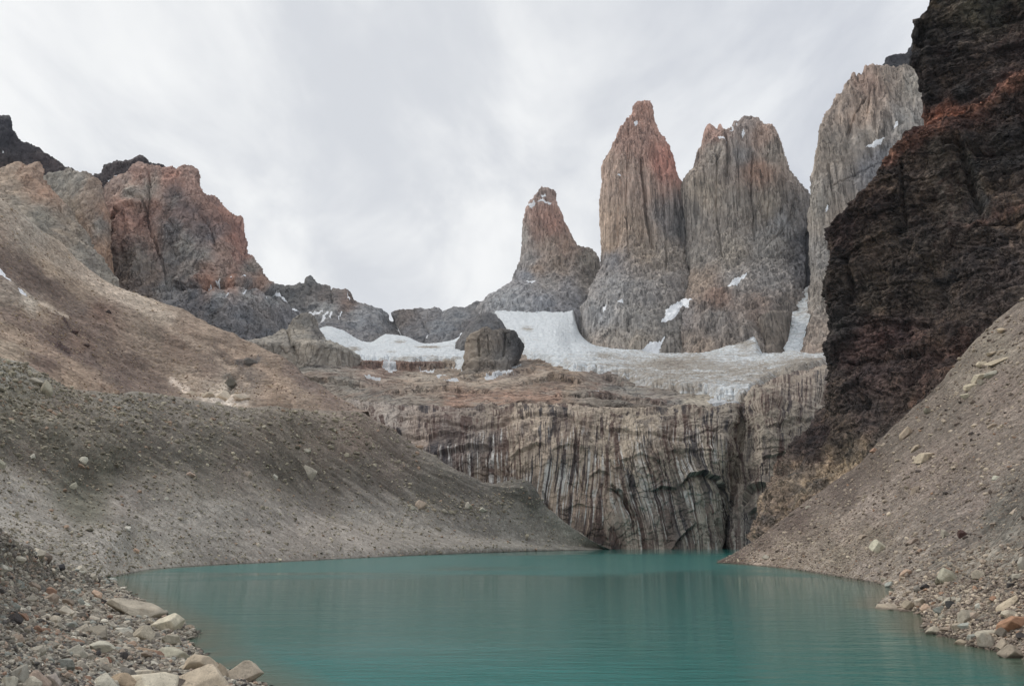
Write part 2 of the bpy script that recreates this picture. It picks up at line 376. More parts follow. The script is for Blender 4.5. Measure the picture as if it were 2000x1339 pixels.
def ice_mat():
    m, t = new_mat('glacier_ice')
    tint = t.add('ShaderNodeAttribute', attribute_name='tint').outputs['Color']
    dirt = t.add('ShaderNodeAttribute', attribute_name='snow').outputs['Fac']
    co = t.add('ShaderNodeTexCoord').outputs['Object']
    a = t.noise(t.vmul(co, (0.02, 0.045, 0.05)), 1.0, 9.0, 0.74, 0.8); b = t.noise(co, 0.11, 8.0, 0.75, 0.3)
    vo = t.add('ShaderNodeTexVoronoi', {'Vector': t.vmul(co, (0.05, 0.11, 0.08)), 'Scale': 1.0}, feature='DISTANCE_TO_EDGE').outputs[0]
    cre = t.rng(vo, 0.0, 0.10, 1.0, 0.0)
    base = t.mix(t.rng(b, 0.35, 0.7, 0.0, 0.45), (0.86, 0.885, 0.91, 1), L4(186, 200, 206, 1.35))
    base = t.mix(t.math('MULTIPLY', cre, t.rng(dirt, 0.1, 0.5, 0.15, 0.5)), base, L4(130, 146, 152, 1.1))
    d = t.rng(t.math('ADD', a, t.math('MULTIPLY', dirt, 0.42)), 0.60, 0.80, 0.0, 0.95)
    col = t.mix(d, base, L4(132, 124, 114, 1.7))
    d2 = t.rng(t.math('ADD', b, t.math('MULTIPLY', dirt, 0.3)), 0.72, 0.84, 0.0, 0.7)
    col = t.mix(d2, col, L4(84, 78, 74, 1.5))
    h = t.math('ADD', t.math('MULTIPLY', a, 1.5), t.math('SUBTRACT', b, t.math('MULTIPLY', cre, .6)))
    finish(t, col, 0.7, h, 0.75, 6.0, 0.3)
    return m
M_ICE = ice_mat()

# ------------------------------------------------------------------ builders for rock masses
def rock_disp(G, n, kinds, seed=0.0):
    """adds relief: kinds = list of (amplitude m, scale (sx,sy,sz) m, octaves, ridged)"""
    D = 0
    for amp, s, o, rd in kinds:
        if rd == 'T':                                 # flat plates with sharp edges
            f = fbm(G, s, 5, 0.5, seed) * o; fl = np.floor(f); D = D + amp * (fl + sm(f - fl, .0, .16)) / o
        else: D = D + amp * fbm(G, s, o, 0.5, seed, rd)
        seed += 5.3
    return G + n * np.asarray(D)[..., None]

def warpxy(G, px, py, amt, size=40.0, seed=3.0):
    q = np.stack([px / size, py / size, np.full_like(px, seed)], -1)
    return px + amt * fbm(q, 1.0, 4, 0.6), py + amt * fbm(q, 1.0, 4, 0.6, 31.0)

def steps(px, py, lst, seed):
    D = 0; a = px + 3 * fbm(np.stack([px / 14, py / 14, np.full_like(px, seed)], -1), 1.0, 3); b = py + 5 * fbm(np.stack([px / 16, py / 16, np.full_like(px, seed + 7)], -1), 1.0, 4, .6)
    for line, w_, dep in lst:
        L = np.array(line, float); L = L[np.argsort(L[:, 0])]; dy = b - np.interp(a, L[:, 0], L[:, 1]); e = sm(a, L[0, 0] - 6, L[0, 0] + 10) * sm(a, L[-1, 0] + 6, L[-1, 0] - 10)
        D = D + e * dep * np.where(dy < 0, np.exp(dy / (w_ * 1.6)), np.exp(-dy / w_) - 2 * np.exp(-dy / w_) * sm(dy, 0, 1.8))
    return D
def mass(rows, nu, nv, blobs, kinds, back=(120, 0.6), seed=0.0, snow=(), smooth=True, cracks=(), warp=14, bands=(), ledges=(), damp=0, sat=0.68):
    """a rock mass: rows run from the skyline down to the foot; a back face of real thickness is added behind the skyline"""
    rows = [np.asarray([P(*p) for p in r]) if not isinstance(r, np.ndarray) else r for r in rows]
    top = rows[0]; full = list(rows); bw = [1.0] * (len(rows) - 1)
    if back:
        th, dr = back
        b1 = top.copy(); b1[:, 1] += th * 0.35; b1[:, 0] *= (b1[:, 1] / top[:, 1]); b1[:, 2] -= th * 0.10
        b2 = top.copy(); b2[:, 1] += th; b2[:, 0] *= (b2[:, 1] / top[:, 1]); b2[:, 2] = top[:, 2] * (1 - dr)
        full = [b2, b1] + full; bw = [0.05, 0.15] + bw
    G = surface(full, nu, nv, bw, smooth)
    n = grid_normals(G); n = face_camera(G, n, slice(nv // 3, None))
    px, py = proj(G); wx, wy = warpxy(G, px, py, warp, 45.0, seed)
    s, t = arc(G)
    G2 = rock_disp(G, n, kinds, seed)
    if damp: G2 = G + (G2 - G) * np.clip(0.06 + G[..., 2:3] / damp, 0, 1)
    if ledges: G2 = G2 + n * np.asarray(steps(px, py, ledges, seed))[..., None]
    for line, wd, dep in cracks:
        qx, qy = warpxy(G, px, py, 4, 18.0, seed + 2)
        G2 = G2 - n * (dep * np.exp(-(linedist(qx, qy, line) / wd) ** 2))[..., None]
    tint = field(wx, wy, blobs, sat=sat); tint = tint * (1 + 0.22 * fbm(G, (kinds[0][1]), 3, 0.6, seed + 40))[..., None]
    for line, wd, c, k in bands:
        qx, qy = warpxy(G, px, py, wd * 0.9, wd * 2.2, seed + len(line) + wd)
        f = (k * np.exp(-(linedist(qx, qy, line) / wd) ** 4))[..., None]; lc = lin(c); lc = lc @ [.3, .55, .15] * (1 - sat) + lc * sat; tint = tint * (1 - f) + lc * f
    sw = np.zeros(px.shape); qx, qy = warpxy(G, px, py, 5, 14.0, seed + 9)
    for poly in snow: sw = np.maximum(sw, inpoly(qx, qy, poly).astype(float))
    return dict(G=G2, G0=G, tint=np.clip(tint, 0.004, 0.9), snow=sw, s=s, t=t, n=n, px=px, py=py)

def tower(sections, nu, nv, blobs, kinds, seed=0.0, snow=(), expo=0.62, cracks=(), warp=14, twist=0.0):
    """sections: (py, px left, px right, Y of the axis, half depth in m) from the summit down. A closed body."""
    ang = np.linspace(-math.pi * 0.5, math.pi * 1.5, 33); rows = []
    for i, (py, l, r, Y, ry) in enumerate(sections):
        a = P(l, py, Y); b = P(r, py, Y); rx = (b[0] - a[0]) / 2; xc = (a[0] + b[0]) / 2; z = (a[2] + b[2]) / 2
        ca, sa = np.cos(ang), np.sin(ang)
        x = xc - rx * np.sign(ca) * np.abs(ca) ** expo; y = Y - ry * np.sign(sa) * np.abs(sa) ** expo
        rows.append(np.stack([x, y, np.full_like(x, z)], -1))
    sk = rows[-1].copy(); sk[:, 2] -= 160; rows.append(sk)
    c = rows[0].mean(axis=0); cap = rows[0] * 0.02 + c * 0.98; cap[:, 2] += 1.0; rows = [cap] + rows
    G = surface(rows, nu, nv)
    n = grid_normals(G); cen = G.mean(axis=1, keepdims=True); d = ((G - cen)[..., :2] * n[..., :2]).sum(-1)
    if d.mean() < 0: n = -n
    n[:, -1] = n[:, 0]
    px, py = proj(G); wx, wy = warpxy(G, px, py, warp, 45.0, seed); s, t = arc(G)
    G2 = rock_disp(G, n, kinds, seed)
    for line, wd, dep in cracks:
        qx, qy = warpxy(G, px, py, 3, 18.0, seed + 2)
        G2 = G2 - n * (dep * np.exp(-(linedist(qx, qy, line) / wd) ** 2))[..., None]
    G2[:, -1] = G2[:, 0]
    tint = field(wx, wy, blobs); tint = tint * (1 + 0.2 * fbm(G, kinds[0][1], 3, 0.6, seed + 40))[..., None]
    sw = np.zeros(px.shape); qx, qy = warpxy(G, px, py, 4, 9.0, seed + 9)
    for poly in snow: sw = np.maximum(sw, inpoly(qx, qy, poly).astype(float))
    return dict(G=G2, tint=np.clip(tint, 0.004, 0.9), snow=sw, s=s, t=t, n=n, px=px, py=py, flip=True)

def struct(name, grids, mat, label, smooth=True):
    return mesh_from_grids(name, grids if isinstance(grids, list) else [grids], mat, smooth=smooth, props={'kind': 'structure', 'label': label})

# ------------------------------------------------------------------ the three granite towers
gk = [(12, (55, 55, 520), 4, True), (18, (60, 60, 300), 7, 'T'), (7, (22, 22, 260), 4, True), (6, (8, 8, 120), 3, True), (7, (26, 26, 170), 4, 'T')]
S_ORANGE, S_GREY, S_BLUE = (142, 116, 103), (116, 109, 105), (98, 96, 100)

# central tower
ct = [(206, 1245, 1262, 2600, 16), (212, 1240, 1268, 2600, 26), (228, 1234, 1272, 2600, 36), (242, 1224, 1274, 2600, 45), (262, 1207, 1281, 2600, 62), (285, 1200, 1297, 2600, 85),
      (302, 1190, 1303, 2600, 100), (330, 1180, 1309, 2600, 115), (360, 1178, 1318, 2600, 128), (384, 1177, 1333, 2600, 140), (430, 1177, 1339, 2600, 150), (490, 1176, 1341, 2590, 165), (525, 1174, 1341, 2570, 185),
      (560, 1160, 1340, 2540, 225), (600, 1140, 1336, 2500, 290), (640, 1124, 1330, 2450, 340), (690, 1128, 1330, 2400, 380), (760, 1120, 1330, 2350, 400)]
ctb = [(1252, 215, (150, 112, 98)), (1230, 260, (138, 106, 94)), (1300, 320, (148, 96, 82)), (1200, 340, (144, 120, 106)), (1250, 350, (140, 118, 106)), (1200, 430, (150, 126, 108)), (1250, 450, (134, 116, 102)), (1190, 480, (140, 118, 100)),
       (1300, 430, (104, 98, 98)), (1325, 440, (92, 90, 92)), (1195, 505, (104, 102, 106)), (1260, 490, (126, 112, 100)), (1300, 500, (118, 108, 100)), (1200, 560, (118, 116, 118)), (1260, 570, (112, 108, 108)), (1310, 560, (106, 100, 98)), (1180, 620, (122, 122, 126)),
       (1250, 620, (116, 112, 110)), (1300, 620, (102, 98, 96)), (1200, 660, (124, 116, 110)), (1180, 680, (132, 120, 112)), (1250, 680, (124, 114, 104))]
nsnow = [[(1299, 612), (1303, 600), (1320, 590), (1338, 583), (1352, 585), (1345, 597), (1328, 606), (1318, 622), (1300, 628), (1291, 628)], [(1251, 692), (1256, 678), (1270, 668), (1298, 660), (1292, 672), (1287, 702), (1268, 702)],
         [(1420, 556), (1445, 540), (1462, 532), (1448, 546), (1428, 560)], [(1435, 240), (1440, 236), (1441, 246)], [(1400, 262), (1418, 268), (1420, 273), (1404, 268)], [(1448, 262), (1452, 250), (1454, 262), (1450, 268)], [(1425, 256), (1432, 250), (1433, 254)]]
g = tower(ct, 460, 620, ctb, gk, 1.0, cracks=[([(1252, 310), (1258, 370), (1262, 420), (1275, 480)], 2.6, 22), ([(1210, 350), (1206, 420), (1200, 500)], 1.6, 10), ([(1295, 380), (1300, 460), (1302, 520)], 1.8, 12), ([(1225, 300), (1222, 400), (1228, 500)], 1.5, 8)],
          snow=nsnow[:2] + [[(1238, 240), (1244, 236), (1246, 246), (1240, 248)], [(1205, 345), (1212, 340), (1213, 344)], [(1176, 600), (1184, 592), (1186, 597), (1179, 610)], [(1205, 590), (1215, 586), (1217, 590), (1208, 594)]], warp=10)
pin = tower([(232, 1223, 1228, 2585, 8), (240, 1221, 1232, 2585, 14), (258, 1217, 1240, 2585, 22), (275, 1215, 1245, 2585, 24)], 50, 50, ctb, [(3, (10, 10, 40), 3, True)], 4.0)
struct('central_rock_tower', [g, pin], M_TOWER, "tallest of the three granite towers, with an orange shaft and a rounded blunt top")

# north tower with two summits
nt = [(236, 1449, 1472, 2450, 18), (244, 1440, 1484, 2450, 34), (256, 1430, 1492, 2450, 50), (262, 1424, 1503, 2450, 66), (270, 1412, 1511, 2450, 82), (285, 1371, 1517, 2450, 98), (300, 1368, 1521, 2450, 108), (325, 1359, 1526, 2450, 118),
      (352, 1341, 1533, 2450, 130), (378, 1336, 1554, 2450, 140), (405, 1336, 1570, 2450, 150), (435, 1337, 1580, 2450, 160), (460, 1337, 1584, 2450, 170), (500, 1337, 1587, 2440, 185), (540, 1336, 1589, 2420, 215), (575, 1326, 1590, 2390, 260), (610, 1305, 1575, 2340, 300),
      (650, 1288, 1550, 2290, 330), (700, 1282, 1530, 2240, 350), (770, 1282, 1530, 2200, 360)]
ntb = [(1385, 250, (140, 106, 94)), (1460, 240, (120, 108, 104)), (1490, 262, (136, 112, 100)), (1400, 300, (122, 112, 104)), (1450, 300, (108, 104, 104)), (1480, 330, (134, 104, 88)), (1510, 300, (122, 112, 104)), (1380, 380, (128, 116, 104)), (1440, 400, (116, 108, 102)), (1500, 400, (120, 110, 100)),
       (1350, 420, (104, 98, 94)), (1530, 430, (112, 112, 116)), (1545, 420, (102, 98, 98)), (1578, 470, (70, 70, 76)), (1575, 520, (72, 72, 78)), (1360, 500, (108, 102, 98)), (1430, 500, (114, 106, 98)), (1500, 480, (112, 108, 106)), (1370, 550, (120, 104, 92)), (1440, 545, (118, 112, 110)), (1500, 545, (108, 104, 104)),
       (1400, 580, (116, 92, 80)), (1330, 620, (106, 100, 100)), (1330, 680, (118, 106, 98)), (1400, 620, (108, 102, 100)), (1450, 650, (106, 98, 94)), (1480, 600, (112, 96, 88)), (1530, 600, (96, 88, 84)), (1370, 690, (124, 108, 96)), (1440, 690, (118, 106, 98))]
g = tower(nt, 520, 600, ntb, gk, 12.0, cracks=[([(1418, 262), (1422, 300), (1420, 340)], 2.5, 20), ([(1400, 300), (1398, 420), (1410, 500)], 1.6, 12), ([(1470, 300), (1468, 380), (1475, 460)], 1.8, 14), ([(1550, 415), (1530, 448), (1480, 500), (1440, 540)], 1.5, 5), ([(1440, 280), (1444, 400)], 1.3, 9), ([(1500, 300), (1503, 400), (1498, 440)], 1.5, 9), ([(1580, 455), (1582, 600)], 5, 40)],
          snow=nsnow, warp=10)
p1 = tower([(243, 1383, 1387, 2450, 6), (249, 1377, 1394, 2450, 16), (262, 1375, 1404, 2450, 32), (275, 1373, 1418, 2450, 44), (300, 1371, 1422, 2450, 60), (330, 1366, 1425, 2450, 70)], 130, 90, ntb, [(6, (26, 26, 120), 4, True), (3, (10, 10, 16), 3, False)], 6.0)
p2 = tower([(243, 1404, 1407, 2455, 4), (250, 1402, 1410, 2455, 9), (262, 1399, 1416, 2455, 18), (280, 1396, 1422, 2455, 25)], 60, 50, ntb, [(3, (12, 12, 40), 3, True)], 8.0)
p3 = tower([(236, 1434, 1438, 2455, 4), (243, 1431, 1443, 2455, 10), (256, 1428, 1450, 2455, 20)], 60, 40, ntb, [(3, (12, 12, 40), 3, True)], 9.0)
p4 = tower([(228, 1455, 1459, 2455, 5), (233, 1449, 1466, 2455, 12), (245, 1446, 1474, 2455, 22)], 60, 40, ntb, [(3, (12, 12, 40), 3, True)], 10.0)
struct('north_rock_tower', [g, p1, p2, p3, p4], M_TOWER, "broad granite tower with two ragged summits right of the tallest tower")

# south tower
so = [(366, 1057, 1066, 2950, 10), (371, 1054, 1072, 2950, 22), (380, 1049, 1084, 2950, 36), (400, 1033, 1089, 2950, 55), (415, 1028, 1094, 2950, 66), (450, 1022, 1104, 2950, 84), (486, 1021, 1122, 2950, 100), (500, 1020, 1150, 2950, 115), (518, 1016, 1168, 2950, 130), (545, 1007, 1170, 2940, 155),
      (567, 997, 1168, 2920, 190), (590, 972, 1172, 2880, 250), (612, 950, 1190, 2820, 320), (640, 930, 1200, 2760, 380), (700, 930, 1200, 2700, 400)]
sob = [(1062, 370, (122, 104, 98)), (1060, 420, (140, 106, 94)), (1045, 450, (132, 104, 92)), (1080, 440, (138, 102, 90)), (1026, 460, (128, 122, 118)), (1070, 480, (134, 118, 108)), (1100, 480, (126, 104, 92)), (1040, 510, (116, 112, 112)), (1050, 520, (126, 106, 92)), (1090, 520, (120, 106, 96)), (1150, 510, (110, 104, 98)),
       (1030, 540, (102, 104, 112)), (1070, 550, (108, 104, 104)), (1110, 560, (100, 98, 102)), (1150, 550, (98, 92, 88)), (1000, 590, (116, 118, 124)), (1060, 590, (106, 108, 116)), (1120, 600, (98, 98, 104)), (1010, 610, (112, 114, 120))]
g = tower(so, 330, 330, sob, [(10, (50, 50, 260), 4, True), (16, (50, 50, 160), 6, 'T'), (6, (20, 20, 120), 4, True), (8, (22, 22, 40), 4, 'T')], 21.0, snow=[[(1034, 402), (1040, 396), (1044, 390), (1046, 396), (1038, 408)], [(1056, 382), (1066, 380), (1066, 385), (1058, 386)], [(1028, 552), (1046, 548), (1040, 556)], [(1048, 392), (1060, 390), (1078, 396), (1076, 399), (1058, 395)]], warp=9)
sh = tower([(489, 1138, 1148, 2900, 30), (495, 1130, 1158, 2900, 50), (505, 1124, 1166, 2900, 70), (520, 1118, 1171, 2900, 90), (560, 1110, 1170, 2900, 120), (600, 1100, 1170, 2880, 150), (640, 1100, 1170, 2860, 180)], 140, 150, sob, [(10, (40, 40, 120), 4, True), (4, (14, 14, 24), 3, False)], 23.0)
struct('south_rock_tower', [g, sh], M_TOWER, "smallest and leftmost of the three granite towers, reddish spire with a lower shoulder")

# small dark pillar between the snow gullies
pb = [(1500, 620, (92, 84, 78)), (1520, 660, (84, 76, 70)), (1490, 700, (92, 80, 72))]
g = tower([(612, 1503, 1530, 1900, 22), (616, 1487, 1540, 1900, 34), (640, 1484, 1538, 1895, 40), (670, 1485, 1532, 1890, 44), (690, 1480, 1524, 1885, 50), (715, 1474, 1530, 1880, 60)], 120, 130, pb, [(6, (26, 26, 90), 4, True), (3, (9, 9, 14), 3, False)], 31.0, expo=0.5)
struct('dark_rock_pillar', g, M_TOWER, "small dark square rock pillar at the foot of the double-topped tower beside a snow gully")

# ------------------------------------------------------------------ right granite wall with pinnacles
rwb = [(1640, 200, (126, 110, 100)), (1700, 160, (128, 104, 92)), (1680, 220, (132, 112, 98)), (1740, 150, (124, 110, 100)), (1780, 160, (116, 110, 104)), (1610, 300, (124, 112, 102)), (1650, 300, (122, 112, 104)), (1700, 270, (120, 110, 102)), (1770, 240, (112, 108, 106)),
       (1720, 300, (98, 98, 104)), (1700, 330, (92, 92, 98)), (1600, 400, (114, 108, 102)), (1630, 420, (124, 112, 102)), (1595, 500, (106, 102, 100)), (1610, 580, (116, 108, 102)), (1600, 660, (118, 106, 98)), (1590, 690, (124, 108, 98))]
top = [(1640, 560, 2350), (1625, 460, 2260), (1612, 400, 2160), (1596, 345, 2080), (1600, 292, 2060), (1609, 270, 2055), (1612, 240, 2050), (1628, 214, 2045), (1636, 190, 2040), (1640, 184, 2040), (1646, 181, 2035), (1657, 164, 2030), (1664, 148, 2028), (1676, 148, 2022), (1689, 142, 2015), (1692, 128, 2012), (1704, 127, 2005), (1724, 132, 1990), (1745, 133, 1975), (1775, 126, 1960), (1810, 112, 1930), (1880, 90, 1880)]
r1 = [(1640, 600, 2330), (1600, 470, 2200), (1587, 420, 2060), (1587, 375, 2000), (1592, 340, 1985), (1620, 320, 1975), (1660, 300, 1960), (1700, 285, 1940), (1740, 275, 1915), (1780, 260, 1890), (1880, 220, 1830)]
r2 = [(1630, 640, 2300), (1590, 560, 2100), (1586, 500, 1990), (1590, 480, 1960), (1640, 470, 1930), (1720, 450, 1880), (1880, 420, 1780)]
r3 = [(1630, 680, 2240), (1594, 620, 2050), (1586, 590, 1930), (1600, 590, 1880), (1640, 580, 1840), (1720, 580, 1790), (1880, 560, 1700)]
r4 = [(1625, 700, 2200), (1575, 665, 2000), (1556, 682, 1860), (1575, 700, 1790), (1620, 705, 1740), (1700, 705, 1690), (1880, 700, 1600)]
r5 = [(1625, 760, 2150), (1560, 740, 1950), (1545, 740, 1830), (1575, 745, 1760), (1620, 750, 1710), (1700, 750, 1660), (1880, 750, 1570)]
g = mass([top, r1, r2, r3, r4, r5], 380, 620, rwb, [(12, (50, 50, 300), 4, True), (16, (55, 55, 220), 7, 'T'), (7, (20, 20, 160), 4, True), (8, (20, 20, 50), 4, 'T')], back=(260, 0.7), seed=41.0, warp=10,
         snow=[[(1686, 287), (1700, 280), (1714, 274), (1727, 266), (1722, 276), (1708, 286), (1692, 286)], [(1743, 250), (1750, 240), (1757, 238), (1754, 245), (1746, 251)], [(1610, 412), (1616, 400), (1619, 402), (1614, 414)], [(1566, 650), (1572, 640), (1574, 646), (1568, 658)]],
         cracks=[([(1690, 190), (1670, 220), (1655, 265)], 1.8, 12), ([(1618, 320), (1622, 350), (1626, 380)], 1.6, 10), ([(1630, 360), (1680, 335), (1720, 315)], 1.5, 8), ([(1700, 160), (1694, 220)], 1.4, 8)])
pins = []
for i, (x, y, hh, wd, Y) in enumerate([(1638, 183, 22, 5, 2036), (1658, 158, 24, 5, 2028), (1667, 141, 30, 6, 2024), (1677, 143, 22, 5, 2020), (1691, 127, 26, 5, 2010), (1612, 238, 20, 5, 2048), (1704, 125, 18, 8, 2003), (1716, 129, 14, 6, 1998), (1735, 129, 12, 6, 1985)]):
    pins.append(tower([(y, x - wd * .25, x + wd * .2, Y, 3), (y + 5, x - wd * .6, x + wd * .5, Y, 7), (y + hh * .6, x - wd * .8, x + wd * .9, Y, 14), (y + hh * 1.4, x - wd, x + wd * 1.4, Y, 22)], 30, 36, rwb, [(2.5, (9, 9, 30), 3, True)], 50.0 + i))
struct('right_rock_wall', [g] + pins, M_TOWER, "pinnacled pale granite wall right of the towers, half hidden by the dark cliff")
db = [(1760, 120, (44, 44, 50))]
g = mass([[(1715, 150, 2500), (1728, 131, 2500), (1737, 112, 2500), (1742, 110, 2500), (1755, 107, 2500), (1766, 107, 2500), (1775, 98, 2500), (1782, 88, 2500), (1792, 70, 2500), (1830, 40, 2500)], [(1700, 190, 2400), (1850, 190, 2350)]], 110, 70, db, [(14, (60, 60, 60), 4, True), (6, (16, 16, 16), 3, False)], seed=61.0)
struct('dark_far_peak', g, M_DARK, "dark jagged rock top peeping out behind the pinnacled granite wall")

# ------------------------------------------------------------------ left: dark peaks, slabs, red mountain
dk = [(40, 290, (50, 46, 52)), (90, 320, (62, 52, 54)), (10, 260, (44, 42, 50)), (20, 335, (70, 58, 56))]
g = mass([[(-260, 180, 2500), (-150, 215, 2450), (-60, 232, 2400), (-15, 234, 2400), (0, 231, 2400), (16, 230, 2400), (20, 252, 2400), (30, 268, 2400), (44, 281, 2400), (58, 288, 2400), (74, 297, 2400), (92, 310, 2400), (112, 322, 2400), (130, 334, 2400), (165, 346, 2400)], [(-260, 320, 2300), (0, 320, 2250), (80, 340, 2250), (160, 360, 2300)], [(-260, 450, 2150), (0, 420, 2150), (200, 430, 2150)]],
         300, 150, dk, [(22, (90, 90, 90), 4, True), (9, (30, 30, 30), 4, True), (4, (9, 9, 9), 3, False)], back=(300, .5), seed=71.0, smooth='px', snow=[[(50, 326), (62, 321), (64, 324), (52, 329)], [(0, 297), (6, 294), (6, 297)]])
struct('left_dark_peak', g, M_DARK, "dark jagged summit at the left edge above the pale slabs")
g = mass([[(165, 365, 2350), (183, 344, 2350), (196, 340, 2350), (199, 332, 2350), (203, 323, 2350), (216, 321, 2350), (228, 312, 2350), (240, 317, 2350), (250, 314, 2350), (262, 309, 2350), (275, 304, 2350), (284, 311, 2350), (292, 320, 2350), (310, 323, 2350), (328, 331, 2350), (350, 344, 2350)], [(165, 380, 2280), (210, 372, 2250), (280, 360, 2250), (350, 360, 2280)], [(165, 450, 2200), (350, 450, 2200)]],
         220, 120, dk, [(12, (60, 60, 60), 4, True), (7, (18, 18, 18), 3, True)], back=(200, .5), seed=75.0, smooth='px', snow=[[(199, 374), (206, 368), (212, 366), (206, 374), (200, 380)], [(222, 346), (232, 343), (231, 347), (223, 348)], [(296, 331), (318, 330), (330, 334), (312, 334)], [(210, 351), (215, 352), (212, 355)]])
struct('dark_back_peak', g, M_DARK, "small black jagged summit peeping over the red mountain")

slb = [(20, 360, (150, 130, 112)), (60, 350, (152, 122, 102)), (90, 370, (156, 122, 100)), (30, 400, (140, 128, 114)), (80, 430, (126, 120, 110)), (130, 450, (134, 120, 106)), (60, 450, (120, 112, 102)), (150, 500, (128, 120, 110)), (190, 520, (120, 112, 104)), (200, 540, (126, 120, 112))]
g = mass([[(-180, 330, 1500), (-60, 345, 1480), (0, 336, 1450), (20, 328, 1450), (38, 324, 1450), (48, 327, 1450), (52, 335, 1450), (62, 327, 1450), (76, 322, 1450), (84, 335, 1450), (92, 358, 1440), (112, 385, 1430), (135, 412, 1410), (160, 448, 1380), (185, 490, 1350), (212, 530, 1330), (228, 552, 1310)],
          [(-180, 380, 1350), (0, 385, 1300), (60, 410, 1290), (110, 450, 1270), (160, 500, 1250), (200, 540, 1240), (236, 566, 1240)], [(-180, 470, 1150), (0, 460, 1120), (80, 520, 1110), (160, 570, 1120), (220, 590, 1130), (240, 590, 1140)]],
         330, 250, slb, [(10, (60, 60, 60), 4, True), (5, (50, 18, 9), 3, True), (2.5, (9, 9, 9), 3, False)], back=(120, .3), seed=81.0, cracks=[([(85, 340), (100, 380), (130, 420), (170, 480)], 2, 8), ([(0, 415), (60, 450), (130, 510), (190, 560)], 2, 6)])
struct('pale_slab_cliff', g, M_SLAB, "pale tilted granite slab above the brown scree at the left edge")
slb2 = [(110, 360, (124, 118, 110)), (150, 350, (128, 122, 114)), (185, 360, (134, 114, 100)), (130, 420, (130, 116, 100)), (160, 440, (136, 112, 94)), (195, 440, (118, 112, 106)), (210, 420, (142, 108, 88)), (205, 500, (138, 108, 86)), (180, 490, (136, 110, 92))]
g = mass([[(78, 372, 1750), (86, 344, 1750), (100, 340, 1740), (118, 336, 1730), (135, 331, 1720), (142, 338, 1715), (160, 337, 1710), (175, 339, 1700), (186, 345, 1690), (196, 362, 1680), (202, 385, 1670), (209, 410, 1665), (215, 440, 1660), (217, 500, 1665), (222, 560, 1680)],
          [(78, 440, 1650), (120, 440, 1620), (160, 440, 1590), (195, 450, 1580), (206, 500, 1580), (214, 560, 1600)], [(80, 620, 1500), (160, 620, 1470), (215, 620, 1480)]],
         240, 280, slb2, [(12, (50, 50, 120), 4, True), (6, (20, 20, 60), 3, True), (3, (9, 9, 9), 3, False)], back=(160, .3), seed=85.0)
struct('grey_orange_buttress', g, M_SLAB, "grey and orange granite buttress left of the red mountain")

rb = [(230, 360, (140, 110, 96)), (270, 345, (146, 104, 88)), (265, 375, (132, 122, 112)), (290, 370, (128, 116, 106)), (330, 345, (152, 98, 78)), (375, 350, (142, 104, 90)), (300, 400, (136, 96, 80)), (340, 390, (106, 96, 94)), (385, 375, (136, 98, 84)), (250, 400, (150, 104, 84)), (240, 420, (146, 98, 80)), (280, 430, (134, 92, 78)),
      (330, 420, (118, 92, 84)), (360, 420, (112, 88, 84)), (410, 410, (136, 96, 82)), (440, 430, (146, 98, 82)), (465, 460, (150, 96, 80)), (400, 440, (96, 84, 86)), (410, 460, (92, 86, 92)), (340, 450, (98, 96, 100)), (360, 480, (116, 114, 112)), (230, 470, (124, 92, 80)), (250, 500, (118, 104, 94)), (270, 510, (116, 106, 98)), (300, 480, (126, 94, 80)),
      (330, 500, (110, 106, 106)), (390, 500, (120, 114, 110)), (440, 490, (136, 104, 90)), (470, 490, (148, 100, 84)), (300, 540, (122, 102, 90)), (330, 560, (108, 104, 102)), (370, 530, (118, 110, 106)), (430, 545, (128, 108, 98)), (410, 552, (142, 94, 70), 1.5), (450, 552, (146, 96, 72), 1.5), (500, 548, (138, 100, 80), 1.2), (490, 530, (120, 112, 106)),
      (340, 580, (98, 98, 104)), (380, 575, (88, 90, 98), 1.4), (430, 575, (104, 108, 114), 1.4), (480, 575, (118, 120, 124)), (530, 580, (112, 114, 118)), (420, 610, (88, 90, 98)), (470, 620, (96, 98, 106)), (520, 620, (102, 98, 100)), (560, 620, (98, 98, 106)), (440, 650, (90, 90, 96)), (520, 660, (84, 88, 98)), (580, 640, (104, 106, 112))]
rt = [(196, 470, 2080), (203, 395, 2060), (207, 372, 2050), (220, 358, 2040), (238, 341, 2035), (250, 333, 2035), (262, 324, 2030), (277, 320, 2030), (288, 327, 2025), (300, 330, 2020), (322, 334, 2015), (344, 338, 2010), (352, 334, 2008), (364, 332, 2005), (380, 336, 2000), (386, 352, 2000), (392, 372, 1998), (400, 381, 1996), (416, 388, 1990), (424, 402, 1985), (436, 414, 1980), (444, 424, 1978), (460, 428, 1975), (467, 432, 1975), (470, 446, 1980), (474, 462, 1985), (476, 486, 1990), (490, 508, 2000), (500, 524, 2010), (514, 543, 2020), (527, 556, 2030), (540, 568, 2040), (560, 590, 2060), (590, 625, 2090), (640, 665, 2150)]
rm1 = [(200, 520, 1960), (212, 420, 1900), (250, 390, 1850), (300, 385, 1850), (350, 390, 1840), (400, 400, 1850), (430, 430, 1860), (450, 450, 1870), (462, 480, 1890), (480, 510, 1920), (520, 556, 1980), (640, 680, 2100)]
rm2 = [(205, 560, 1850), (222, 480, 1800), (260, 470, 1770), (290, 475, 1790), (310, 480, 1800), (360, 480, 1770), (420, 480, 1770), (450, 500, 1800), (480, 530, 1850), (520, 560, 1930), (640, 690, 2060)]
rm3 = [(210, 600, 1760), (240, 560, 1720), (280, 560, 1690), (310, 560, 1690), (335, 555, 1730), (400, 550, 1700), (460, 552, 1710), (520, 568, 1830), (560, 600, 1950), (640, 695, 2040)]
rm4 = [(215, 640, 1650), (280, 620, 1600), (330, 600, 1600), (380, 590, 1620), (440, 590, 1600), (500, 600, 1680), (560, 640, 1800), (640, 700, 1980)]
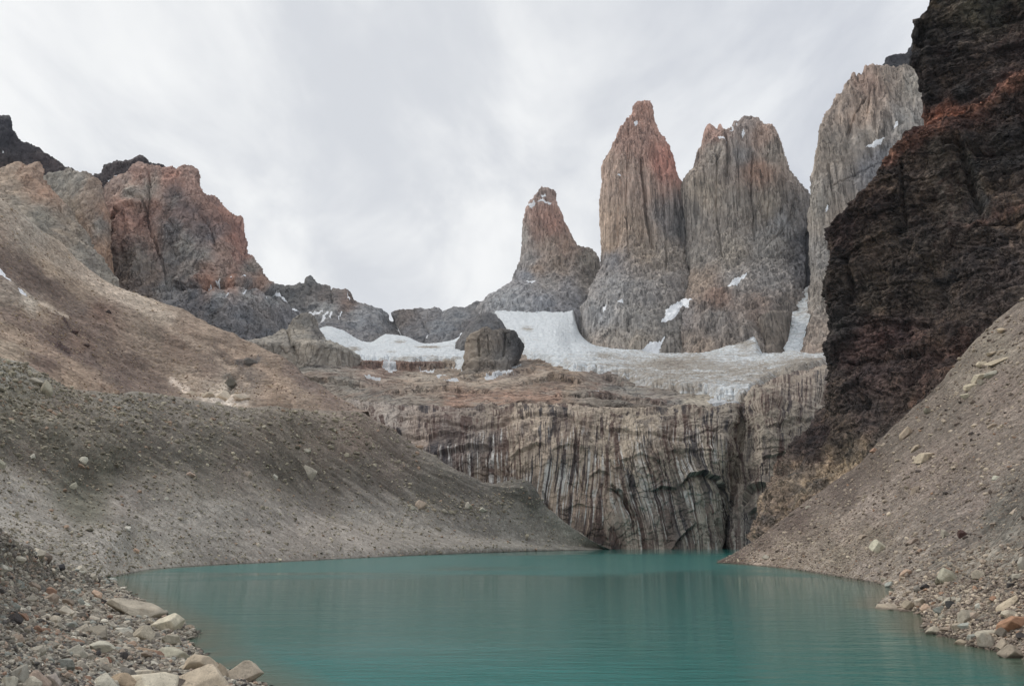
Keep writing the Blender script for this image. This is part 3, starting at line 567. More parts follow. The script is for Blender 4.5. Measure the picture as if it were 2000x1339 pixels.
rm5 = [(215, 760, 1500), (330, 740, 1450), (440, 720, 1450), (560, 715, 1560), (640, 720, 1880)]
g = mass([rt, rm1, rm2, rm3, rm4, rm5], 560, 520, rb, [(10, (90, 90, 220), 4, True), (18, (90, 90, 130), 7, 'T'), (6, (30, 30, 90), 4, True), (12, (30, 30, 40), 4, 'T'), (3, (10, 10, 18), 3, True)], back=(300, .5), seed=91.0, smooth='px', sat=.54, warp=22, ledges=[([(340, 562), (420, 556), (500, 558), (545, 575)], 8, 14), ([(215, 430), (250, 400), (280, 398)], 8, 10)],
         snow=[[(538, 568), (546, 572), (560, 586), (572, 598), (582, 610), (578, 612), (560, 594)], [(403, 560), (410, 556), (414, 560), (406, 562)], [(466, 552), (474, 548), (474, 552)], [(470, 575), (480, 568), (476, 578)], [(512, 583), (522, 578), (516, 588)], [(440, 580), (450, 570), (446, 578)], [(440, 548), (452, 545), (450, 548)], [(420, 554), (434, 550), (428, 556)]],
         cracks=[([(290, 330), (291, 380), (286, 420), (300, 470), (320, 520), (330, 570)], 2.2, 14), ([(345, 560), (420, 556), (500, 560), (540, 575)], 3.0, 14), ([(250, 382), (275, 385), (286, 410), (268, 440)], 2, 14), ([(390, 420), (415, 440), (420, 480)], 4, 14), ([(330, 430), (345, 452), (370, 445)], 2, 10), ([(240, 420), (236, 500)], 3, 12)])
struct('red_mountain', g, M_RED, "flat-topped red granite mountain standing left of the snow basin")

# middle ridge behind the glacier
mb = [(560, 570, (88, 88, 90)), (600, 550, (86, 86, 88)), (640, 580, (98, 90, 88)), (680, 590, (104, 88, 82)), (640, 605, (124, 126, 130)), (700, 620, (122, 124, 130)), (740, 620, (112, 114, 120)), (650, 640, (98, 98, 104)), (700, 650, (106, 106, 112)), (740, 660, (98, 96, 98)), (790, 615, (98, 90, 88)), (840, 615, (108, 106, 110)), (800, 650, (92, 92, 98)), (860, 640, (104, 108, 116)), (900, 610, (104, 106, 112)), (850, 670, (92, 92, 96)), (930, 600, (98, 98, 102)), (960, 620, (92, 90, 92)), (980, 600, (116, 112, 112)), (920, 640, (84, 82, 86))]
mt = [(480, 560, 2700), (520, 557, 2700), (540, 558, 2700), (560, 559, 2700), (577, 556, 2700), (585, 549, 2700), (592, 554, 2700), (597, 546, 2700), (605, 542, 2700), (613, 543, 2700), (620, 553, 2700), (634, 559, 2700), (655, 567, 2700), (676, 571, 2700), (683, 575, 2700), (690, 590, 2700), (700, 594, 2690), (722, 597, 2680), (740, 604, 2670), (752, 612, 2660), (762, 622, 2660), (770, 611, 2680), (780, 609, 2690), (800, 607, 2700), (830, 606, 2700), (857, 605, 2700), (864, 611, 2700), (880, 606, 2700), (900, 602, 2700), (918, 598, 2700), (932, 593, 2700), (944, 596, 2700), (960, 592, 2700), (985, 590, 2720), (1040, 590, 2760)]
m1 = [(480, 600, 2560), (560, 600, 2560), (600, 604, 2540), (630, 600, 2500), (660, 597, 2470), (700, 602, 2460), (740, 616, 2480), (764, 640, 2560), (790, 630, 2520), (840, 630, 2500), (900, 620, 2480), (960, 612, 2520), (1040, 610, 2600)]
m2 = [(480, 660, 2300), (560, 650, 2300), (620, 640, 2290), (660, 640, 2250), (700, 650, 2230), (740, 650, 2260), (775, 660, 2360), (810, 655, 2290), (860, 650, 2270), (900, 640, 2260), (960, 630, 2330), (1040, 630, 2500)]
m3 = [(480, 720, 2080), (620, 705, 2060), (700, 700, 2040), (800, 700, 2060), (900, 690, 2070), (960, 680, 2200), (1040, 670, 2350)]
g = mass([mt, m1, m2, m3], 560, 260, mb, [(18, (110, 110, 110), 4, True), (9, (36, 36, 36), 4, True), (4, (12, 12, 14), 3, False)], back=(250, .4), seed=101.0, smooth='px', warp=14,
         cracks=[([(764, 622), (775, 645), (786, 665)], 3, 24), ([(825, 625), (838, 645), (826, 670)], 2, 12), ([(900, 630), (870, 655), (850, 675)], 2, 10), ([(648, 540), (647, 590)], 1.5, 12)],
         snow=[[(600, 612), (615, 608), (630, 604), (626, 612), (612, 617)], [(634, 612), (640, 606), (642, 608), (630, 626), (622, 634)], [(643, 618), (646, 608), (649, 608), (645, 620)], [(660, 620), (666, 608), (668, 610), (662, 621)], [(767, 624), (772, 634), (780, 648), (782, 660), (778, 650), (770, 636)], [(830, 658), (836, 646), (838, 650), (834, 660)], [(676, 571), (680, 578), (683, 588), (679, 580)], [(900, 660), (885, 670), (880, 668), (905, 652), (912, 650)]])
struct('back_ridge', g, M_RIDGE, "low grey serrated ridge behind the snow basin, between the red mountain and the towers")

# horn and knob standing in the basin
hb = [(600, 625, (104, 100, 96)), (580, 650, (130, 122, 112)), (600, 670, (146, 136, 124)), (620, 650, (92, 88, 86)), (640, 680, (134, 128, 120)), (560, 670, (122, 116, 110)), (620, 700, (142, 134, 126))]
g = tower([(612, 597, 603, 1620, 6), (616, 588, 612, 1620, 14), (624, 578, 617, 1620, 24), (640, 566, 621, 1615, 36), (655, 554, 632, 1605, 52), (668, 540, 646, 1590, 76), (682, 518, 668, 1560, 100), (700, 480, 700, 1520, 150), (720, 460, 720, 1480, 190)], 260, 190, hb,
          [(6, (34, 34, 80), 4, True), (4, (12, 12, 20), 4, True), (2, (5, 5, 5), 3, False)], 111.0, expo=.6, cracks=[([(560, 640), (568, 665), (575, 690)], 2.4, 12), ([(612, 620), (618, 650), (640, 664)], 2, 8)])
struct('grey_horn', g, M_RIDGE, "small pointed grey rock horn rising from the snow near the red mountain")
kb = [(915, 670, (122, 110, 98)), (925, 700, (120, 108, 96)), (945, 680, (116, 106, 96)), (960, 660, (100, 92, 86)), (1000, 660, (66, 66, 68)), (1010, 680, (62, 62, 66)), (940, 730, (108, 98, 90)), (980, 700, (96, 92, 90))]
kk = [(5, (22, 22, 60), 4, True), (3.5, (9, 9, 16), 4, True), (1.4, (3.5, 3.5, 5), 3, False)]
ga = tower([(641, 944, 952, 1420, 8), (646, 936, 962, 1420, 16), (655, 922, 968, 1420, 24), (664, 912, 972, 1420, 30), (682, 909, 976, 1418, 36), (702, 908, 980, 1412, 42), (728, 912, 990, 1400, 54), (745, 895, 1000, 1385, 70)], 170, 180, kb, kk, 121.0, expo=0.45, cracks=[([(934, 660), (937, 700), (930, 725)], 1.8, 7), ([(952, 650), (956, 700)], 1.5, 5)])
gb = tower([(645, 972, 990, 1450, 10), (648, 962, 1000, 1450, 20), (654, 958, 1009, 1450, 30), (666, 956, 1016, 1450, 36), (678, 956, 1023, 1448, 40), (690, 950, 1018, 1445, 46), (706, 930, 1012, 1435, 60), (725, 905, 1000, 1420, 80)], 160, 130, kb, kk, 122.0, expo=0.5, cracks=[([(986, 648), (984, 692)], 2.0, 8)])
g1 = [ga, gb]
g2 = tower([(614, 942, 950, 1800, 10), (618, 936, 966, 1800, 26), (628, 929, 978, 1800, 40), (640, 922, 984, 1790, 55), (660, 905, 990, 1780, 80), (700, 890, 1000, 1750, 120)], 130, 120, [(945, 630, (84, 84, 88)), (920, 660, (92, 90, 92))], [(9, (40, 40, 60), 4, True), (4, (12, 12, 14), 3, False)], 123.0)
struct('brown_rock_knob', g1, M_RIDGE, "blocky brown rock knob at the lip of the glacier, left of the towers")
struct('grey_rock_knob', g2, M_RIDGE, "grey rock knob rising just behind the blocky brown one")

# ------------------------------------------------------------------ plateau, glaciers
plb = [(560, 700, (126, 120, 114)), (650, 730, (124, 112, 104)), (720, 710, (130, 106, 96)), (760, 720, (112, 92, 84)), (700, 760, (134, 124, 116)), (800, 740, (138, 122, 110)), (860, 730, (136, 120, 108)), (930, 750, (140, 122, 108)), (1000, 720, (124, 112, 106)), (1050, 730, (132, 112, 98)), (1100, 740, (142, 122, 106)), (1180, 740, (112, 98, 92)), (900, 780, (136, 112, 98)), (1000, 770, (140, 114, 98)),
       (1080, 770, (132, 114, 102)), (1150, 770, (126, 114, 106)), (1220, 770, (118, 112, 106)), (1300, 790, (116, 108, 102)), (1380, 790, (148, 136, 120)), (1420, 790, (138, 126, 114)), (780, 780, (128, 116, 108)), (820, 800, (118, 106, 98)), (1250, 800, (116, 104, 96)), (1000, 795, (130, 116, 106))]
rim = [(430, 776, 1251), (560, 780, 1124), (640, 784, 1018), (700, 788, 933), (760, 792, 848), (850, 796, 827), (950, 797, 811), (1060, 792, 800), (1150, 795, 795), (1250, 800, 790), (1350, 799, 790), (1430, 796, 800), (1452, 797, 811), (1490, 775, 912), (1560, 740, 1071), (1700, 715, 1272)]
pl2 = [(430, 765, 1292), (560, 770, 1197), (640, 774, 1102), (700, 776, 1029), (800, 780, 945), (950, 782, 903), (1100, 778, 887), (1250, 790, 872), (1350, 786, 882), (1452, 786, 903), (1500, 768, 976), (1560, 735, 1113), (1700, 712, 1344)]
pl3 = [(430, 722, 1370), (560, 724, 1288), (640, 730, 1215), (800, 745, 1154), (950, 752, 1112), (1100, 745, 1112), (1250, 768, 1051), (1350, 772, 1030), (1480, 765, 1051), (1560, 726, 1164), (1700, 708, 1370)]
pl4 = [(430, 692, 1560), (560, 694, 1520), (640, 700, 1500), (800, 712, 1440), (950, 720, 1400), (1100, 716, 1360), (1250, 736, 1320), (1400, 745, 1230), (1560, 719, 1300), (1700, 709, 1450)]
pl5 = [(430, 672, 1760), (540, 680, 1760), (640, 678, 1780), (720, 692, 1760), (800, 690, 1760), (912, 684, 1780), (960, 655, 1980), (1010, 645, 2000), (1080, 646, 2000), (1130, 676, 1880), (1200, 700, 1760), (1300, 710, 1700), (1400, 706, 1680), (1490, 707, 1690), (1560, 707, 1640), (1700, 705, 1560)]
pl6 = [(430, 655, 1900), (480, 657, 1880), (540, 668, 1860), (600, 660, 2000), (640, 648, 2120), (668, 655, 2120), (700, 673, 2100), (722, 678, 2100), (754, 662, 2170), (790, 665, 2160), (830, 680, 2130), (884, 673, 2160), (912, 655, 2230), (950, 630, 2420), (985, 615, 2560), (1035, 620, 2540), (1060, 617, 2560), (1118, 611, 2520), (1128, 650, 2280), (1165, 684, 2120), (1250, 692, 2060), (1290, 700, 2010), (1360, 700, 1980), (1440, 675, 1990), (1474, 657, 2000), (1490, 700, 1885), (1525, 699, 1880), (1545, 694, 1880), (1590, 700, 1860), (1620, 697, 1820), (1700, 699, 1740)]
pl7 = [(430, 690, 2300), (640, 700, 2600), (950, 690, 3000), (1118, 690, 3000), (1300, 720, 2500), (1700, 710, 2400)]
rimd = np.array([P(*p) for p in rim]); rimd[:, 2] -= 25; rimd[:, 1] += 6
g_pl = mass([pl7, pl6, pl5, pl4, pl3, pl2, rim, rimd], 1050, 400, plb, [(8, (130, 130, 130), 4, True), (6, (70, 26, 30), 5, True), (1.8, (9, 9, 9), 3, False)], back=None, seed=131.0, sat=.8,
         bands=[([(680, 708), (740, 713), (800, 716), (860, 716)], 6, (104, 80, 72), .75), ([(1180, 755), (1240, 768), (1320, 785), (1360, 790)], 11, (112, 108, 104), .8), ([(1345, 792), (1390, 786), (1430, 790)], 12, (176, 164, 146), .8), ([(880, 778), (980, 776), (1090, 772)], 11, (150, 116, 98), .7), ([(600, 715), (650, 735), (700, 760), (760, 780)], 18, (116, 112, 106), .7),
                ([(1050, 742), (1080, 748), (1110, 742)], 7, (92, 78, 70), .7), ([(1150, 770), (1230, 778), (1300, 786)], 4, (92, 70, 62), .7), ([(800, 745), (880, 740), (960, 752), (1060, 735)], 9, (164, 146, 128), .6), ([(700, 790), (800, 796), (900, 800)], 5, (96, 88, 84), .6), ([(620, 700), (700, 722), (760, 742)], 6, (150, 130, 116), .5)],
         ledges=[([(680, 708), (760, 716), (860, 716), (900, 712)], 7, 7), ([(760, 765), (860, 760), (960, 768)], 6, 4), ([(1020, 750), (1080, 735), (1140, 748)], 6, 6), ([(1080, 772), (1200, 776), (1300, 788)], 5, 4), ([(1180, 735), (1210, 745), (1240, 760)], 7, 5), ([(560, 735), (640, 742), (720, 752)], 6, 5), ([(900, 735), (1000, 730), (1050, 722)], 6, 5)], warp=16, smooth='px',
         snow=[[(850, 736), (868, 731), (873, 734), (858, 738)], [(862, 742), (876, 738), (888, 736), (904, 742), (898, 745), (870, 744)], [(945, 736), (985, 724), (1018, 712), (1016, 716), (975, 732), (950, 739)], [(1140, 712), (1165, 716), (1175, 724), (1150, 722)], [(745, 715), (770, 712), (782, 722), (760, 724)], [(1380, 782), (1400, 778), (1440, 786), (1448, 798), (1425, 800), (1395, 792)], [(1150, 765), (1170, 760), (1172, 766), (1155, 770)], [(820, 718), (850, 722), (846, 726), (822, 722)], [(706, 730), (722, 732), (745, 734), (742, 738), (720, 736)], [(500 + 1480 * .3, 500 + 770 * .3 + 2), (1000, 728), (1003, 731)]])
struct('plateau', g_pl, M_PLAT, "bare ice-scoured granite shelf between the lake cliff and the glaciers")

def glacier(name, poly, dirt, label, seed, amp=2.5, thick=9.0):
    px, py = proj(g_pl['G0']); qx, qy = warpxy(g_pl['G0'], px, py, 5, 16.0, seed)
    ins = inpoly(qx, qy, poly); d = np.where(ins, 1, -1) * np.minimum(linedist(qx, qy, poly + poly[:1]), 30.0)
    keep = d > -5; r = np.where(keep.any(axis=1))[0]; c = np.where(keep.any(axis=0))[0]; sl = (slice(r[0], r[-1] + 1), slice(c[0], c[-1] + 1))
    G = g_pl['G'][sl].copy(); d = d[sl]; G0 = g_pl['G0'][sl]; G = 0.35 * G + 0.65 * G0
    relief = 1.5 * amp * fbm(G0, (30, 12, 20), 4, 0.6, seed, True) + amp * .45 * fbm(G0, (7, 5, 6), 3, .6, seed + 3)
    G[..., 2] += np.where(d > 0, thick * sm(d, -1, 3) , 3 * d) + 4.5 + relief * sm(d, -1, 5)
    px, py = px[sl], py[sl]
    g = dict(G=G, tint=np.ones(G.shape), snow=np.clip(dirt(px, py), 0, 1), s=G[..., 0], t=G[..., 1], mask=d > -4)
    return struct(name, g, M_ICE, label)
def bump2(x, y, cx, cy, wx, wy): return np.exp(-(((x - cx) / wx)**2 + ((y - cy) / wy)**2))
glacier('left_glacier', [(608, 650), (640, 640), (668, 648), (700, 664), (722, 668), (754, 652), (790, 655), (830, 670), (884, 663), (915, 640), (930, 660), (914, 690), (912, 722), (880, 712), (830, 710), (800, 714), (740, 708), (700, 707), (668, 700), (640, 690), (622, 670)],
        lambda x, y: 0.02 + 0.45 * bump2(x, y, 780, 711, 400, 4) + 0.7 * bump2(x, y, 688, 696, 20, 4) + 0.7 * bump2(x, y, 780, 677, 12, 4) + 0.75 * bump2(x, y, 835, 688, 26, 3) + 0.5 * bump2(x, y, 765, 699, 14, 4) + .6 * bump2(x, y, 690, 690, 14, 3), "white snowfield and glacier in the basin below the low grey ridge", 141.0)
glacier('far_left_snow', [(440, 645), (480, 655), (535, 664), (540, 668), (510, 680), (440, 700)], lambda x, y: 0.02 + 0 * x, "patch of snow at the foot of the red mountain", 143.0)
def rd(x, y):
    d = 0.0 + 0.42 * sm(y, 665, 740) + 0.2 * sm(x, 1100, 1250) + 0.6 * bump2(x, y, 1030, 652, 14, 6)
    d = d + 0.2 * bump2(x, y, 1370, 715, 70, 12) + 0.5 * bump2(x, y, 1455, 680, 26, 9) - 0.2 * bump2(x, y, 1450, 712, 70, 9) + .35 * bump2(x, y, 1310, 722, 30, 10) + .3 * bump2(x, y, 1180, 705, 25, 6) + 0.3 * sm(x, 1500, 1600) * sm(y, 700, 720) - 0.3 * bump2(x, y, 1420, 775, 60, 8)
    return d
glacier('right_glacier', [(960, 610), (985, 600), (1060, 600), (1125, 600), (1135, 640), (1165, 675), (1250, 682), (1290, 690), (1360, 690), (1440, 665), (1476, 642), (1488, 690), (1545, 685), (1600, 690), (1640, 690), (1640, 708), (1560, 730), (1510, 742), (1482, 760), (1455, 790), (1440, 782), (1400, 777), (1370, 768), (1330, 768), (1285, 757), (1240, 748), (1200, 734), (1160, 726), (1130, 724), (1090, 714), (1040, 700), (1022, 690), (1022, 670), (990, 650)], rd,
        "dirty crevassed glacier spilling below the three towers", 151.0, amp=3.5)
g = mass([[(1582, 560, 2060), (1592, 572, 2050)], [(1550, 600, 1960), (1586, 604, 1930)], [(1545, 630, 1890), (1578, 634, 1870)], [(1538, 660, 1860), (1570, 666, 1840)], [(1520, 686, 1840), (1570, 686, 1820)], [(1498, 702, 1815), (1588, 702, 1795)], [(1490, 718, 1800), (1594, 718, 1780)]], 90, 200, [(0, 0, (200, 205, 210))], [(5, (40, 40, 40), 3, False), (2.5, (16, 10, 16), 4, True)], back=(60, .2), seed=161.0)
g['snow'] = 0.1 + 0.25 * sm(g['py'], 660, 600); struct('snow_gully', g, M_ICE, "steep snow gully dropping between the double tower and the right rock wall")

# ------------------------------------------------------------------ wall over the lake
wb = [(760, 830, (132, 122, 116)), (820, 850, (128, 112, 102)), (870, 870, (96, 84, 80)), (930, 880, (102, 92, 86)), (980, 900, (138, 124, 108)), (1030, 860, (138, 122, 106)), (1060, 940, (140, 122, 106)), (1120, 880, (132, 118, 104)), (1150, 1000, (146, 124, 108)), (1200, 900, (136, 122, 106)), (1230, 850, (140, 126, 110)), (1230, 1020, (136, 124, 114)), (1300, 870, (122, 110, 98)), (1340, 920, (124, 114, 102)),
      (1300, 1000, (116, 106, 100)), (1380, 1000, (124, 118, 108)), (1400, 900, (132, 122, 108)), (1420, 850, (118, 108, 98)), (1480, 830, (124, 114, 102)), (1540, 820, (122, 112, 100)), (1500, 900, (126, 114, 102)), (1560, 880, (116, 106, 96)), (1480, 960, (118, 108, 98)), (1480, 1030, (112, 106, 102)), (1540, 980, (104, 94, 86)), (1600, 780, (122, 112, 102)), (1560, 760, (132, 118, 106))]
def Wl(px, py): p = Q(px, py, 0.0); return p
rimT = [(500, 782, 1140)] + rim[1:12]
w0 = rimT + [(1444, 799, 806), (1452, 798, 814), (1462, 775, 816), (1490, 755, 900), (1540, 735, 990), (1600, 722, 1070), (1680, 712, 1150)]
w1 = [(500, 830, 1060), (560, 822, 1039), (640, 816, 933), (700, 820, 848), (760, 826, 774), (850, 838, 747), (950, 836, 740), (1060, 822, 736), (1150, 825, 735), (1250, 830, 734), (1350, 826, 736), (1425, 824, 742), (1446, 830, 758), (1458, 818, 759), (1490, 800, 742), (1550, 790, 772), (1620, 780, 816), (1680, 780, 859)]
w2 = [(500, 900, 954), (640, 890, 806), (760, 895, 726), (850, 900, 702), (950, 900, 695), (1060, 900, 691), (1150, 905, 693), (1250, 905, 692), (1350, 905, 694), (1418, 905, 704), (1442, 905, 728), (1456, 900, 729), (1500, 880, 708), (1560, 870, 719), (1620, 870, 755), (1680, 870, 806)]
w3 = [(500, 980, 848), (700, 975, 742), (850, 985, 689), (960, 985, 684), (1060, 985, 681), (1150, 985, 682), (1250, 985, 682), (1350, 985, 682), (1402, 985, 689), (1420, 985, 712), (1436, 985, 708), (1480, 980, 689), (1540, 970, 689), (1620, 970, 721), (1680, 970, 763)]
def foot(x, Y): p = P(x, 1072, Y * 1.06); p = p.copy(); p[2] = -4.0; return p
w4 = [foot(500, 760), foot(700, 690), foot(850, 640)] + [foot(x, 633) for x in (960, 1060, 1150, 1250, 1350)] + [foot(1400, 636), foot(1415, 684), foot(1430, 650), foot(1480, 638), foot(1540, 640), foot(1620, 670), foot(1680, 700)]
w4 = np.array(w4)
lip = np.array([P(*p) for p in w0]); lip[:, 0] *= (lip[:, 1] + 60) / lip[:, 1]; lip[:, 1] += 60; lip[:, 2] -= 3
g = mass([lip, w0, w1, w2, w3, w4], 1100, 440, wb, [(4.5, (70, 70, 120), 4, True), (8.0, (42, 42, 55), 6, 'T'), (1.2, (16, 16, 70), 4, True), (0.6, (4.5, 4.5, 14), 4, True), (3.0, (14, 14, 16), 4, 'T')], back=None, seed=171.0, smooth='px', warp=14,
         cracks=[([(1448, 800), (1447, 870), (1440, 930), (1428, 985), (1420, 1030), (1416, 1075)], 3.2, 9), ([(1195, 950), (1215, 975), (1235, 1010)], 2.5, 5), ([(1060, 960), (1075, 1000)], 2, 4), ([(1128, 830), (1122, 900), (1140, 960)], 1.4, 3), ([(1260, 850), (1300, 930)], 1.2, 3), ([(960, 860), (950, 940)], 1.3, 3), ([(1240, 870), (1228, 960)], 1.2, 3)],
         ledges=[([(980, 822), (1060, 808), (1110, 812), (1160, 832), (1250, 845), (1330, 858), (1380, 842), (1420, 829), (1446, 827)], 5, 1.8), ([(775, 812), (860, 824), (920, 832), (990, 826)], 5, 2.0), ([(1330, 945), (1345, 925), (1375, 920), (1400, 935), (1416, 955)], 12, 5.0), ([(1272, 960), (1290, 950), (1322, 952)], 10, 4.0),
                 ([(1455, 985), (1470, 958), (1490, 948), (1505, 952)], 12, 5.0), ([(1310, 1075), (1330, 1045), (1360, 1020)], 9, 3.5), ([(830, 912), (860, 884), (920, 868), (960, 872)], 9, 3.0), ([(1000, 892), (1030, 876), (1065, 870)], 8, 2.6), ([(1490, 895), (1540, 882), (1600, 872)], 7, 2.5), ([(1465, 1005), (1500, 975), (1560, 962)], 9, 3.5), ([(720, 870), (770, 850), (840, 852), (900, 846)], 7, 2.2),
                 ([(1190, 955), (1212, 962), (1240, 1005)], 9, 3.5), ([(1080, 880), (1110, 868), (1150, 880)], 7, 1.8), ([(1150, 930), (1170, 918), (1190, 925)], 7, 2.2), ([(1210, 900), (1250, 890), (1290, 905)], 7, 1.6), ([(1100, 1000), (1130, 985), (1160, 992)], 7, 1.6), ([(1500, 830), (1560, 815), (1620, 822)], 7, 2.0), ([(1300, 885), (1350, 878), (1400, 884)], 6, 1.5)])
# how far water runs over it, and a fan of streaks spreading from the two hollows
pxw, pyw = g['px'], g['py']
g['s'] = g['s'] - 22 * np.exp(-((pxw - 1330) / 130)**4) * sm(pyw, 830, 1090) + 9 * np.exp(-((pxw - 1110) / 80)**4) * sm(pyw, 850, 1080)
g['snow'] = np.clip(0.30 + 0.55 * sm(pxw, 800, 900) * sm(pxw, 1450, 1380) * sm(pyw, 815, 870) + 0.25 * sm(pyw, 930, 1000), 0, 1)
struct('lake_cliff', g, M_WALL, "streaked granite cliff standing straight out of the far end of the lake")

# ------------------------------------------------------------------ left slopes
def on_slope(px, py, shore, k, curve=0.0, lo=20.0, hi=1100.0):
    """where the view direction meets scree that rises k per metre inland from the shoreline"""
    Y = np.exp(np.linspace(math.log(lo), math.log(hi), 900)); p = P(px, py, Y); S = shore[:, :2]
    d = np.full(Y.shape, 1e9); sg = np.ones(Y.shape)
    for a, b in zip(S[:-1], S[1:]):
        v = b - a; q = p[:, :2] - a; t = np.clip((q @ v) / (v @ v + 1e-9), 0, 1); r = q - t[:, None] * v; e = np.hypot(r[:, 0], r[:, 1])
        c = v[0] * q[:, 1] - v[1] * q[:, 0]; u = e < d - 1e-6; d = np.where(u, e, d); sg = np.where(u, np.where(c > 0, 1, -1), sg)
    d = d * sg; gap = p[:, 2] - (k * d + curve * d * np.abs(d))
    hit = np.where((gap[1:] <= 0) & (gap[:-1] > 0))[0]
    if len(hit):
        i = hit[0]; f = gap[i] / (gap[i] - gap[i + 1] + 1e-9); return p[i] * (1 - f) + p[i + 1] * f
    m = Y > 60; i = np.argmin(np.where(m, gap, 1e9)); return p[i]
ub = [(0, 400, (126, 112, 98)), (60, 450, (132, 122, 110)), (120, 500, (140, 122, 104)), (200, 560, (134, 116, 98)), (100, 520, (146, 124, 102)), (260, 570, (140, 124, 108)), (300, 620, (124, 108, 92)), (400, 650, (122, 102, 86)), (480, 690, (118, 98, 82)), (0, 470, (126, 108, 94)), (60, 540, (92, 76, 66)), (0, 520, (96, 82, 74)), (110, 610, (98, 78, 66)), (30, 560, (108, 96, 86)), (150, 560, (126, 106, 88)),
      (110, 600, (148, 126, 102)), (160, 660, (110, 86, 72)), (200, 610, (100, 76, 64)), (120, 640, (88, 72, 64)), (40, 620, (118, 98, 80)), (20, 680, (126, 108, 90)), (100, 700, (100, 80, 70)), (180, 700, (86, 70, 64)), (240, 730, (84, 70, 64)), (290, 750, (98, 80, 70)), (150, 740, (128, 106, 86)), (220, 690, (114, 94, 78)), (300, 700, (110, 92, 78)), (360, 740, (124, 106, 90)), (350, 670, (108, 88, 74)), (420, 700, (96, 80, 70)),
      (440, 770, (140, 126, 112)), (480, 740, (94, 82, 74)), (560, 740, (118, 98, 82)), (540, 770, (112, 92, 76)), (600, 740, (96, 82, 74)), (640, 780, (114, 94, 80)), (600, 790, (116, 98, 84)), (680, 800, (106, 90, 80)), (60, 575, (150, 138, 124))]
u0 = [(-420, 210, 860), (-200, 300, 900), (0, 398, 960), (30, 418, 980), (60, 442, 1000), (110, 478, 1030), (160, 520, 1060), (200, 545, 1080), (225, 556, 1090), (260, 568, 1090), (300, 586, 1090), (340, 602, 1085), (380, 622, 1080), (420, 641, 1070), (450, 655, 1060), (470, 668, 1050), (500, 680, 1040), (530, 694, 1020), (560, 708, 990), (590, 728, 950), (620, 748, 910), (650, 768, 870), (685, 792, 830), (720, 812, 800)]
u1 = [(-420, 330, 720), (-200, 440, 760), (0, 520, 800), (80, 560, 840), (160, 600, 880), (250, 640, 910), (340, 670, 930), (430, 700, 930), (500, 720, 920), (560, 742, 880), (620, 775, 830), (700, 810, 780)]
u2 = [(-420, 500, 540), (-200, 580, 600), (0, 640, 650), (80, 665, 690), (160, 690, 740), (250, 720, 790), (340, 740, 830), (430, 755, 840), (500, 770, 820), (560, 785, 790), (620, 800, 750), (700, 825, 720)]
u3 = [(-420, 720, 320), (-200, 730, 370), (0, 740, 430), (90, 780, 480), (200, 800, 540), (330, 810, 600), (430, 825, 640), (560, 830, 650), (640, 835, 660), (700, 850, 670)]
ubands = [([(-40, 470), (40, 520), (90, 560), (140, 610), (200, 660), (260, 715), (330, 765)], 24, (88, 72, 62), .75), ([(-40, 590), (40, 620), (100, 660), (170, 705), (250, 745)], 18, (92, 74, 64), .7), ([(60, 520), (110, 560), (160, 600)], 14, (82, 68, 60), .6),
          ([(-20, 640), (60, 660), (150, 730), (220, 770)], 12, (132, 108, 86), .6), ([(90, 585), (110, 600), (135, 612)], 8, (158, 140, 118), .8), ([(180, 580), (260, 610), (360, 680), (420, 740)], 14, (98, 80, 66), .5), ([(20, 430), (120, 505), (220, 570), (330, 620)], 14, (142, 126, 108), .6),
          ([(330, 640), (420, 690), (480, 750)], 8, (138, 118, 98), .6), ([(560, 720), (600, 750), (650, 790)], 14, (86, 72, 66), .6), ([(430, 675), (520, 720), (575, 790)], 6, (140, 116, 94), .6), ([(385, 772), (420, 782), (478, 786)], 7, (176, 162, 146), .8), ([(335, 735), (365, 755), (385, 770)], 5, (168, 150, 132), .7), ([(440, 735), (455, 738), (452, 765)], 8, (78, 74, 66), .8), ([(465, 705), (505, 698)], 7, (70, 66, 64), .8), ([(110, 600), (140, 640), (160, 655)], 3, (60, 44, 42), .9), ([(100, 665), (130, 675), (140, 690)], 5, (62, 46, 46), .8)]
g_u = mass([u0, u1, u2, u3], 700, 420, ub, [(14, (160, 160, 160), 4, False), (5, (60, 40, 50), 4, True), (1.1, (9, 9, 9), 4, False)], back=(150, .25), seed=181.0, smooth='px', warp=20,
         sat=0.66, bands=ubands, snow=[[(-10, 512), (2, 514), (16, 526), (28, 545), (34, 553), (26, 550), (8, 536), (-10, 526)], [(36, 560), (44, 563), (58, 574), (56, 576), (42, 568)]], cracks=[([(440, 780), (460, 740), (490, 705)], 6, 4)])
g_u['s'] = g_u['G0'][..., 1] * .9 + g_u['G0'][..., 2] * .3; g_u['t'] = g_u['G0'][..., 2] * 1.8
struct('brown_slope', g_u, M_SCREE_U, "brown scree mountainside on the left, above the grey moraine")

